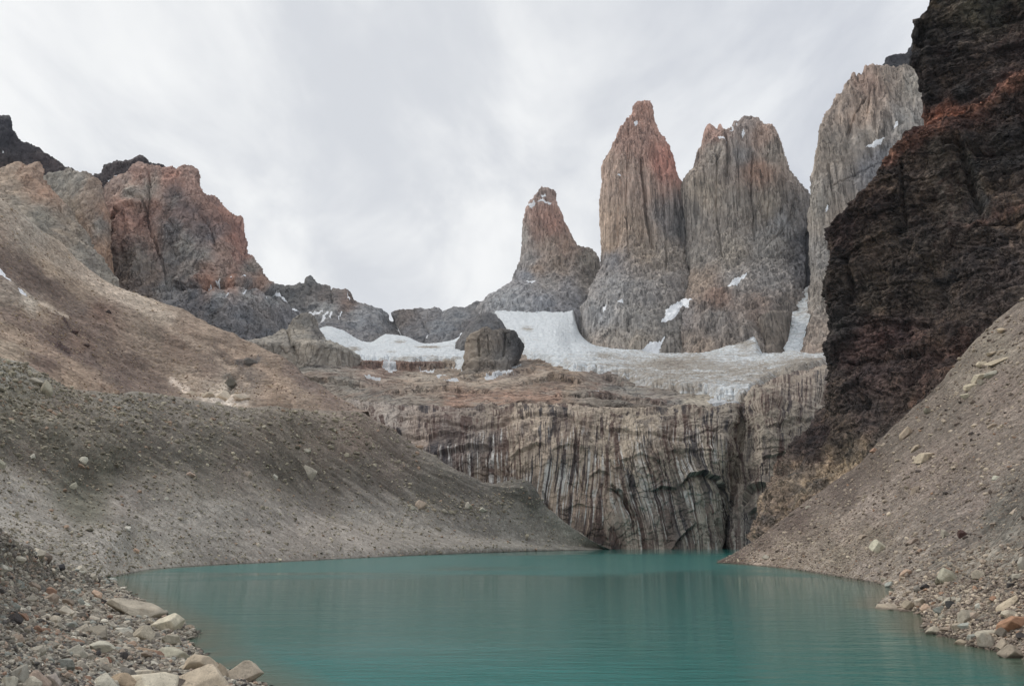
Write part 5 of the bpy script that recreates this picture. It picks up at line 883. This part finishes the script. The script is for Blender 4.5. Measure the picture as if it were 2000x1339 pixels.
def rand_rot(rnd, n):
    a = rnd.uniform(0, 2 * math.pi, n); tx = rnd.normal(0, .38, n); ty = rnd.normal(0, .38, n)
    ca, sa, cx, sx, cy, sy = np.cos(a), np.sin(a), np.cos(tx), np.sin(tx), np.cos(ty), np.sin(ty)
    Z = np.zeros(n); O = np.ones(n)
    Rz = np.stack([ca, -sa, Z, sa, ca, Z, Z, Z, O], -1).reshape(n, 3, 3); Rx = np.stack([O, Z, Z, Z, cx, -sx, Z, sx, cx], -1).reshape(n, 3, 3); Ry = np.stack([cy, Z, sy, Z, O, Z, -sy, Z, cy], -1).reshape(n, 3, 3)
    return Rx @ Ry @ Rz

def rubble(name, label, sets, palette=palc, weights=palw, detail=1):
    """sets: (points, sizes in m). One mesh of loose stones too many to count"""
    rnd = rk; VV, FF, TT = [], [], []; off = 0
    for p, size, hi in sets:
        BV, BF = (V2, F2) if hi else (V1, F1)
        protos = [rock_shape(BV, rnd, 9, 0, 0) for _ in range(14)]
        which = rnd.randint(0, len(protos), len(p)); R = rand_rot(rnd, len(p)); col = palette[rnd.choice(len(palette), len(p), p=weights)] * rnd.uniform(.78, 1.2, (len(p), 1))
        for k, pr in enumerate(protos):
            m = which == k
            if not m.any(): continue
            W = np.einsum('nij,vj->nvi', R[m], pr) * (size[m] * .5)[:, None, None] + p[m][:, None, :]
            nm = m.sum(); VV.append(W.reshape(-1, 3)); TT.append(np.repeat(col[m], len(pr), axis=0))
            FF.append((BF[None] + (np.arange(nm) * len(pr))[:, None, None] + off).reshape(-1, 3)); off += nm * len(pr)
    V = np.concatenate(VV); FA = np.concatenate(FF); T = np.concatenate(TT)
    me = bpy.data.meshes.new(name); me.vertices.add(len(V)); me.vertices.foreach_set('co', V.astype(np.float32).ravel())
    me.loops.add(len(FA) * 3); me.loops.foreach_set('vertex_index', FA.astype(np.int32).ravel()); me.polygons.add(len(FA)); me.polygons.foreach_set('loop_start', np.arange(0, len(FA) * 3, 3, dtype=np.int32))
    me.update(calc_edges=True); me.polygons.foreach_set('use_smooth', np.zeros(len(FA), bool))
    a = me.attributes.new('tint', 'FLOAT_COLOR', 'POINT'); a.data.foreach_set('color', np.concatenate([T, np.ones((len(T), 1))], 1).astype(np.float32).ravel())
    me.materials.append(M_ST2); o = bpy.data.objects.new(name, me); C.objects.link(o); o['kind'] = 'stuff'; o['label'] = label; o['category'] = 'rubble'
    return o

def psize(rnd, n, a, b, ex=2.3):                       # power law of widths in photo pixels
    u = rnd.uniform(0, 1, n); e = 1 - ex; return (a**e + u * (b**e - a**e)) ** (1 / e)
def to_m(p, w): return w * np.linalg.norm(p - np.array([0, 0, H]), axis=1) / F

# individual boulders -------------------------------------------------------------
protos = []
for k in range(16):
    Wv = rock_shape(V5, rk, rk.randint(8, 14), 0.010 if k % 3 else 0.03, 0.045)
    me = bpy.data.meshes.new('boulder_shape'); me.from_pydata([tuple(v) for v in Wv], [], [tuple(int(q) for q in f) for f in F5]); me.polygons.foreach_set('use_smooth', np.ones(len(F5), bool)); me.materials.append(M_ST1); me.update()
    ext = Wv.max(axis=0) - Wv.min(axis=0); protos.append((me, ext))
from mathutils import Matrix, Vector, Euler
def boulder(name, p, n, wpx, hpx, col, label, cat='boulder', group=None, shape=None, roll=0.0, yaw=None, sink=0.3):
    k = rk.randint(0, 16) if shape is None else shape
    me, ext = protos[k]; o = bpy.data.objects.new(name, me); C.objects.link(o)
    d = np.linalg.norm(p - np.array([0, 0, H])); w, h = wpx * d / F, hpx * d / F
    yaw = rk.uniform(-.5, .5) + (math.pi if rk.rand() < .5 else 0) if yaw is None else yaw
    o.scale = (w / ext[0], w * rk.uniform(.6, .85) / ext[1], h * 1.12 / ext[2])
    o.rotation_euler = Euler((rk.uniform(-.12, .12), math.radians(roll), 0)).to_matrix().to_4x4().to_euler()
    o.rotation_euler = (Matrix.Rotation(math.radians(roll), 4, 'Y') @ Matrix.Rotation(yaw, 4, 'Z')).to_euler()
    o.location = Vector(p) + Vector((0, 0, h * (0.5 - sink)))
    c = desat(lin(col), .66); o.color = (c[0], c[1], c[2], 1)
    o['label'] = label; o['category'] = cat
    if group: o['group'] = group
    return o
def site(g, x, y):
    q = (g['px'] - x)**2 + (g['py'] - y)**2; near = q < q.min() + 9; q2 = np.where(near, g['G'][..., 1], 1e9)
    i = np.unravel_index(np.argmin(q2), q2.shape); return g['G'][i], g['n'][i]
BE, PALE, GREY, DK, RB, ORG, BLK, TAN, PINK = (150, 138, 120), (162, 154, 138), (126, 122, 116), (96, 90, 86), (108, 78, 66), (150, 108, 78), (44, 42, 44), (140, 122, 104), (150, 126, 112)
RECV = {'f': g_f, 'l': g_l, 'r': g_r, 'u': g_u}
taken = []
def put(s, x, y, wd, ht, col, label, cat='boulder', name=None, **kw):
    """x, y: middle of the foot of the stone in the photo; wd, ht: its seen width and height"""
    g = RECV[s]; p, n = site(g, x, y + ht * .25); taken.append((x, y, wd))
    boulder(name or ('stone' if cat == 'stone' else 'boulder'), p, n, wd, ht, col, label, cat, **kw)
F_ = 'f'
for a in [
 ('f', 476, 1322, 66, 38, (148, 134, 118), 'round beige boulder sitting in the water at the tip of the left foreshore', dict(shape=2, sink=.25)),
 ('f', 388, 1332, 132, 62, (158, 142, 122), 'largest pale beige boulder of the left foreshore, beside the round one in the water', dict(shape=4)),
 ('f', 398, 1302, 70, 34, (152, 136, 116), 'beige boulder leaning behind the largest pale boulder', dict(shape=7)),
 ('f', 294, 1345, 92, 42, (166, 156, 138), 'broad flat pale boulder cut by the bottom edge of the photo', dict(shape=10)),
 ('f', 354, 1337, 42, 38, (98, 88, 82), 'brownish grey rounded boulder in front of the largest pale boulder', dict(shape=5)),
 ('f', 434, 1318, 24, 34, (148, 132, 114), 'narrow beige stone wedged between the largest boulder and the round one', dict(shape=1)),
 ('f', 268, 1192, 96, 34, (140, 130, 116), 'long weathered slab lying along the edge of the left shore', dict(shape=13, roll=24, yaw=.25)),
 ('f', 328, 1220, 54, 34, (166, 156, 136), 'angular pale block standing at the water edge beyond the long slab', dict(shape=6, roll=-8)),
 ('f', 338, 1250, 34, 22, (130, 124, 110), 'grey block just inshore of the low brown stones in the water', {}),
 ('f', 348, 1272, 66, 22, (138, 134, 118), 'flat greenish grey slab sloping into the lake', dict(shape=9, roll=8)),
 ('f', 188, 1268, 64, 22, (156, 152, 138), 'wide flat pale slab with a sharp front edge among the cobbles', dict(shape=3)),
 ('f', 145, 1276, 44, 24, (134, 130, 120), 'grey angular block touching the left end of the wide flat slab', dict(shape=8)),
 ('f', 202, 1338, 44, 30, (166, 160, 146), 'whitish angular boulder at the bottom edge left of the broad flat one', dict(shape=12)),
 ('f', 240, 1334, 44, 26, (146, 124, 98), 'tan boulder between the whitish angular boulder and the broad flat one', {}),
 ('f', 34, 1330, 32, 36, (128, 124, 116), 'grey rounded boulder near the bottom left corner', dict(shape=5)),
 ('f', 66, 1336, 42, 34, (142, 120, 106), 'pinkish rounded boulder near the bottom left corner', dict(shape=2)),
 ('f', 50, 1346, 38, 26, (148, 140, 126), 'pale rounded boulder below the pinkish one at the bottom left', dict(shape=7)),
 ('f', 14, 1338, 26, 24, (142, 136, 122), 'small pale boulder in the bottom left corner', {}),
 ('f', 96, 1338, 36, 26, (144, 132, 126), 'light grey boulder right of the pinkish rounded one', {}),
 ('f', 190, 1238, 46, 24, (118, 110, 98), 'brownish slanted block in the middle of the left cobbles', dict(shape=11, roll=20)),
 ('f', 244, 1228, 36, 18, (156, 152, 142), 'white grey angular stone inshore of the angular pale block', dict(roll=14)),
 ('f', 284, 1238, 38, 28, (146, 136, 120), 'beige upright block beside the white grey angular stone', {}),
 ('f', 206, 1290, 20, 14, (120, 80, 62), 'red brown stone below the wide flat slab', {}),
 ('f', 152, 1252, 24, 16, (156, 116, 92), 'orange pink stone above the grey angular block', {}),
 ('f', 286, 1266, 38, 18, (150, 122, 98), 'tan orange stone beside the greenish grey slab', {}),
 ('f', 124, 1302, 30, 20, (112, 114, 110), 'blue grey block in the left cobbles', {}),
 ('f', 254, 1312, 44, 20, (100, 96, 92), 'dark grey flat block above the tan boulder', dict(roll=10)),
 ('f', 312, 1314, 44, 24, (100, 92, 80), 'dark brownish grey block against the largest pale boulder', dict(roll=18)),
 ('f', 286, 1314, 40, 22, (158, 148, 132), 'pale block above the broad flat boulder', {}),
 ('f', 166, 1178, 16, 11, (182, 178, 164), 'small white stone on the slope of the left shore', {}),
 ('f', 78, 1148, 22, 14, (78, 76, 74), 'dark grey rounded cobble half way up the left bank', {}),
 ('f', 96, 1082, 24, 16, (92, 80, 72), 'dark brown stone on the crest of the left bank', {}),
 ('f', 74, 1082, 26, 16, (158, 148, 134), 'pale stone next to the dark brown one on the crest', {}),
 ('f', 120, 1108, 20, 11, (48, 48, 54), 'black stone on the crest of the left bank', {}),
 ('f', 9, 1110, 22, 14, (162, 158, 148), 'white blocky stone at the left edge of the bank', {}),
 ('f', 40, 1092, 28, 12, (158, 152, 138), 'pale flat stone on the upper left bank', {}),
 ('f', 372, 1230, 18, 12, (112, 98, 84), 'low brown stone standing in the water off the pale block', dict(sink=.2)),
 ('f', 352, 1226, 14, 12, (96, 88, 78), 'small brown stone in the water beside the pale block', {}),
 ('l', 607, 920, 32, 32, (150, 142, 130), 'large pale boulder in the middle of the moraine slope', dict(shape=6)),
 ('l', 89, 764, 26, 30, (146, 138, 120), 'beige boulder perched on the moraine crest at the left', dict(shape=12)),
 ('l', 70, 745, 22, 12, (142, 134, 122), 'flat pale boulder just above the perched one on the crest', {}),
 ('l', 163, 895, 16, 12, (160, 156, 144), 'pale boulder on the dark upper left of the moraine', {}),
 ('l', 60, 898, 11, 10, (164, 160, 150), 'small white boulder on the moraine near the left edge', {}),
 ('l', 3, 904, 18, 14, (140, 136, 120), 'greenish grey boulder at the left edge of the moraine', {}),
 ('l', 142, 948, 13, 14, (140, 136, 120), 'pale boulder low on the dark tongue of the moraine', {}),
 ('l', 372, 927, 18, 9, (152, 128, 114), 'pinkish flat boulder on the moraine', {}),
 ('l', 484, 931, 13, 12, (144, 128, 116), 'pinkish beige boulder at the foot of the moraine ribs', {}),
 ('l', 537, 931, 12, 11, (158, 154, 144), 'white boulder between the pinkish beige and the large pale one', {}),
 ('l', 602, 877, 20, 11, (140, 134, 122), 'flat grey boulder above the large pale boulder', dict(roll=15)),
 ('l', 265, 1075, 13, 9, (160, 128, 106), 'orange boulder low on the scree above the water', {}),
 ('l', 253, 1028, 13, 7, (170, 166, 158), 'white stone on the smooth lower scree', {}),
 ('l', 186, 848, 9, 14, (80, 76, 72), 'dark upright boulder on the upper moraine', {}),
 ('l', 275, 855, 11, 7, (150, 128, 110), 'small pinkish boulder high on the moraine', {}),
 ('l', 326, 972, 8, 8, (166, 162, 152), 'small white boulder on the smooth scree', {}),
 ('l', 505, 1062, 10, 8, (150, 140, 126), 'beige boulder low on the scree near the middle', {}),
 ('l', 824, 980, 24, 20, (152, 132, 116), 'pinkish boulder at the right end of the moraine', dict(shape=6)),
 ('l', 810, 987, 14, 11, (142, 138, 126), 'grey boulder touching the pinkish one on the moraine', {}),
 ('l', 946, 993, 16, 9, (150, 146, 134), 'pale flat boulder near the toe of the moraine', {}),
 ('l', 915, 984, 12, 14, (140, 134, 124), 'upright grey boulder near the toe of the moraine', {}),
 ('l', 869, 997, 13, 9, (130, 124, 114), 'grey boulder in the cluster near the toe of the moraine', {}),
 ('r', 1718, 1070, 30, 24, (158, 152, 134), 'large pale boulder on the middle of the right scree', dict(shape=4)),
 ('r', 1973, 1214, 50, 22, (138, 96, 66), 'rusty orange flat block on the right shore', dict(shape=10)),
 ('r', 1970, 1196, 34, 16, (146, 136, 120), 'pale wedge resting behind the rusty orange block', dict(shape=6)),
 ('r', 1979, 1278, 48, 30, (124, 112, 98), 'brownish grey round boulder at the water edge at the far right', dict(shape=2)),
 ('r', 1959, 1262, 28, 24, (138, 124, 108), 'beige boulder left of the brownish grey round one', {}),
 ('r', 1932, 1252, 30, 24, (126, 118, 108), 'grey boulder at the water edge of the right shore', dict(shape=5)),
 ('r', 1888, 1204, 30, 22, (124, 116, 104), 'slanted grey block on the dark gravel of the right shore', dict(roll=-30, shape=8)),
 ('r', 1852, 1124, 34, 28, (132, 128, 112), 'big greenish grey boulder at the top of the right rubble spit', dict(shape=12)),
 ('r', 1834, 1130, 20, 16, (122, 116, 98), 'mossy grey block beside the big greenish boulder', {}),
 ('r', 1911, 1120, 26, 16, (150, 138, 122), 'beige block right of the big greenish boulder', {}),
 ('r', 1878, 1038, 15, 15, (66, 44, 42), 'dark maroon stone on the right scree', {}),
 ('r', 1968, 1172, 46, 10, (150, 134, 112), 'long narrow tan slab pointing down the right shore', dict(roll=-32, shape=9)),
 ('r', 1910, 1184, 13, 13, (158, 156, 148), 'round white stone on the dark gravel of the right shore', dict(shape=5)),
 ('r', 1875, 1222, 20, 14, (132, 120, 106), 'brown topped stone near the water of the right shore', {}),
 ('r', 1856, 1178, 16, 12, (50, 50, 52), 'black stone on the right shore', {}),
 ('r', 1739, 1186, 44, 16, (140, 126, 110), 'flat boulder lying in the water at the tip of the right spit', dict(shape=10)),
 ('r', 1776, 1180, 24, 18, (140, 126, 108), 'beige block on the right spit behind the flat boulder', {}),
 ('r', 1797, 1174, 22, 16, (142, 130, 116), 'pale block at the middle of the right spit', {}),
 ('r', 1824, 1232, 26, 16, (142, 132, 116), 'pale block at the inner corner of the right shore', {}),
 ('r', 1881, 1256, 28, 15, (146, 130, 108), 'low tan boulder at the right water edge', {}),
 ('r', 1994, 1092, 30, 26, (134, 128, 120), 'light grey boulder at the right edge of the photo', {}),
 ('r', 1941, 1166, 16, 9, (138, 98, 72), 'small rusty stone above the slanted grey block', {}),
 ('r', 1682, 1046, 20, 9, (132, 116, 102), 'flat brown stone above the large pale boulder', dict(roll=-25)),
 ('r', 1784, 1058, 20, 11, (136, 118, 108), 'pinkish flat stone right of the large pale boulder', dict(roll=-20)),
 ('r', 1928, 1234, 36, 12, (142, 134, 120), 'tilted pale slab above the grey boulder at the water', dict(roll=-22, shape=13)),
 ('r', 1958, 1232, 22, 16, (92, 84, 76), 'dark block below the rusty orange block', {}),
 ('r', 1980, 994, 26, 8, (146, 130, 114), 'thin tan slab high on the right bank', dict(roll=-35, shape=9)),
 ('r', 1806, 892, 38, 16, (158, 142, 120), 'large tan block slanting on the upper right scree', dict(roll=-30, shape=4)),
 ('r', 1771, 846, 30, 14, (140, 122, 104), 'tan slab below the foot of the dark cliff', dict(roll=-50, shape=9)),
 ('r', 1786, 872, 20, 10, (138, 122, 104), 'smaller tan slab between the two big slanting ones', dict(roll=-30)),
 ('r', 1808, 798, 16, 13, (104, 98, 84), 'greenish boulder just under the dark cliff', {}),
 ('r', 1914, 706, 28, 12, (156, 142, 120), 'flat pale slab high in the upper boulder pile', dict(roll=-12)),
 ('r', 1946, 702, 42, 9, (152, 138, 116), 'long pale slab leaning in the upper boulder pile', dict(roll=-22, shape=13)),
 ('r', 1912, 734, 30, 15, (150, 138, 118), 'tan slanting block in the middle of the upper boulder pile', dict(roll=-35, shape=8)),
 ('r', 1938, 732, 22, 14, (140, 136, 124), 'greyish block right of the tan slanting block', {}),
 ('r', 1896, 754, 24, 12, (150, 138, 116), 'pale block low in the upper boulder pile', dict(roll=-15)),
 ('r', 1888, 774, 20, 11, (146, 138, 118), 'lowest block of the upper boulder pile', {}),
 ('r', 1958, 644, 22, 9, (158, 138, 112), 'topmost tan block below the dark cliff at the right', {}),
 ('r', 1935, 686, 20, 7, (148, 132, 112), 'small flat block above the upper boulder pile', {}),
 ('r', 1782, 952, 24, 11, (128, 112, 98), 'brown pink slab in the middle of the right scree', dict(roll=-40)),
 ('r', 1937, 832, 18, 8, (140, 122, 104), 'flat tan stone on the right scree', dict(roll=-20)),
 ('r', 1920, 746, 16, 12, (112, 104, 92), 'dull brown block under the tan slanting block', {}),
 ('r', 1943, 934, 12, 8, (152, 150, 136), 'small pale green stone on the right scree', {}),
]:
    put(*a[:7], **a[7])
for i, (x, y, w_, h_) in enumerate([(438, 768, 30, 22), (470, 780, 34, 14), (410, 775, 26, 12), (452, 742, 24, 22), (490, 700, 26, 18), (372, 765, 22, 12), (150, 640, 16, 7), (172, 668, 12, 6), (212, 610, 12, 7)]):
    put('u', x, y, w_, h_, [(160, 146, 130), (158, 144, 128), (150, 136, 118), (84, 80, 72), (78, 74, 72), (150, 134, 116), (70, 50, 48), (66, 50, 46), (56, 44, 42)][i],
        ['pale fractured outcrop above the moraine crest', 'widest pale outcrop at the moraine crest', 'pale outcrop left of the fractured one', 'dark mossy outcrop on the brown slope', 'dark crag near the skyline of the brown slope', 'lowest pale outcrop in the row at the crest', 'dark maroon rocks on the brown slope', 'small maroon rock low on the brown slope', 'lone black rock on the brown slope'][i], 'outcrop', name='outcrop')

def far_from_taken(px, py):
    ok = np.ones(len(px), bool)
    for x, y, wd in taken: ok &= (np.hypot(px - x, (py - y + 8) * 1.6) > wd * .62)
    return ok
NAMES = {0: 'pale grey', 1: 'grey', 2: 'dark grey', 3: 'whitish', 5: 'brownish', 7: 'pinkish', 8: 'rust brown', 9: 'greenish grey', 11: 'black'}
def crowd(gk, n, dens, lo, hi, where, group):
    g = RECV[gk]; p, nn, px, py = pick_sites(g, n * 6, dens, rk, 0); ok = far_from_taken(px, py) & (px > 2) & (px < 1998) & (py < 1336); idx = np.where(ok)[0]; cnt = 0
    for i in idx:
        if cnt >= n: break
        if any(math.hypot(px[i] - x, (py[i] - y) * 1.5) < wd * .6 for x, y, wd in taken[-n:]): continue
        c = rk.choice([0, 0, 1, 1, 2, 3, 5, 5, 7, 8, 9, 11]); wd = float(psize(rk, 1, lo, hi, 2.5)[0]); taken.append((px[i], py[i], wd)); cnt += 1
        sz = 'large' if wd > lo * 1.5 else 'small'
        zone = where(px[i], py[i])
        boulder('stone', p[i], nn[i], wd, wd * rk.uniform(.5, .8), np.array(PAL[c][0]) * rk.uniform(.92, 1.08), '%s %s stone %s' % (sz, NAMES[c], zone), 'stone', group, roll=rk.normal(0, 14))
crowd('f', 105, lambda x, y: 0.15 + sm(y, 1180, 1300) * sm(x, -50, 220) + 0.3 * sm(y, 1150, 1200), 12, 26,
      lambda x, y: 'on the crest of the left bank' if y < 1130 else ('half way down the left bank' if y < 1220 else ('near the water of the left foreshore' if x > 250 else 'among the cobbles at the bottom left')), 'loose stones of the left foreshore')
crowd('r', 75, lambda x, y: sm(x, 1700, 1850) * sm(y, 1020, 1180) * (1 + 2 * (x < 1850) * (y > 1150)) + .02, 10, 24,
      lambda x, y: 'on the right spit at the water' if x < 1850 else ('low on the right shore' if y > 1150 else 'higher on the right bank'), 'loose stones of the right shore')

# the small stones nobody could count ------------------------------------------------
def cloud(gk, n, dens, lo, hi, ex, hi_detail=False, lift=.12):
    p, nn, px, py = pick_sites(RECV[gk], n, dens, rk); w_ = psize(rk, n, lo, hi, ex); s_ = to_m(p, w_); return (p + nn * (s_ * lift)[:, None], s_, hi_detail)
rubble('left_shore_rubble', 'loose cobbles and gravel covering the left foreshore',
       [cloud('f', 26000, lambda x, y: 1.0 + 0 * x, 2.6, 8, 2.2), cloud('f', 6500, lambda x, y: .35 + sm(y, 1160, 1300) * sm(x, -50, 250), 8, 15, 2.4, True)])
rpal = desat([lin(c) for c in [(128, 114, 104), (142, 128, 114), (112, 100, 92), (158, 144, 128), (96, 84, 78), (74, 66, 64), (130, 100, 80)]], .75); rw = np.array([5, 5, 4, 2.5, 3, 1.2, .6]); rw /= rw.sum()
rubble('right_scree_stones', 'small stones strewn over the right scree and shore',
       [cloud('r', 34000, lambda x, y: .5 + 1.2 * sm(y, 1000, 1090) * sm(x, 1800, 1600) + .8 * sm(x, 1700, 1850) * sm(y, 1050, 1150) - .3 * (y < 900), 1.6, 5.5, 2.2), cloud('r', 5500, lambda x, y: .12 + sm(x, 1700, 1830) * sm(y, 1040, 1170), 5, 11, 2.3, True)], rpal, rw)
def ld(x, y): return (0.5 + 1.2 * sm(y, 960, 800)) * sm(x, 1180, 1000) + 1.2 * np.exp(-((y - 985) / 18)**2) * (x > 780) * (x < 1000) + .8 * sm(y, 1000, 1100) * sm(x, 350, 150)
lpal = np.array([lin(c) for c in [(124, 118, 108), (136, 130, 118), (108, 102, 92), (150, 144, 132), (92, 88, 80), (132, 114, 102)]]); lw = np.array([5, 4, 4, 2, 3, 1.5]); lw /= lw.sum()
rubble('moraine_stones', 'small boulders strewn over the grey moraine', [cloud('l', 24000, ld, 1.8, 8, 2.5), cloud('l', 900, lambda x, y: ld(x, y) * (.3 + sm(y, 960, 860)), 6, 14, 2.6, True)], lpal, lw)
upal = np.array([lin(c) for c in [(126, 112, 96), (142, 128, 110), (100, 84, 72), (70, 54, 50), (150, 138, 122)]]); uw = np.array([4, 3, 3, 1.5, 1.5]); uw /= uw.sum()
rubble('slope_stones', 'small rocks scattered on the brown mountainside', [cloud('u', 4500, lambda x, y: .4 + 2 * np.exp(-(((x - 110) / 70)**2 + ((y - 650) / 40)**2)) + 2 * np.exp(-(((x - 450) / 80)**2 + ((y - 770) / 16)**2)) + sm(y, 650, 780), 1.6, 5.5, 2.6)], upal, uw)
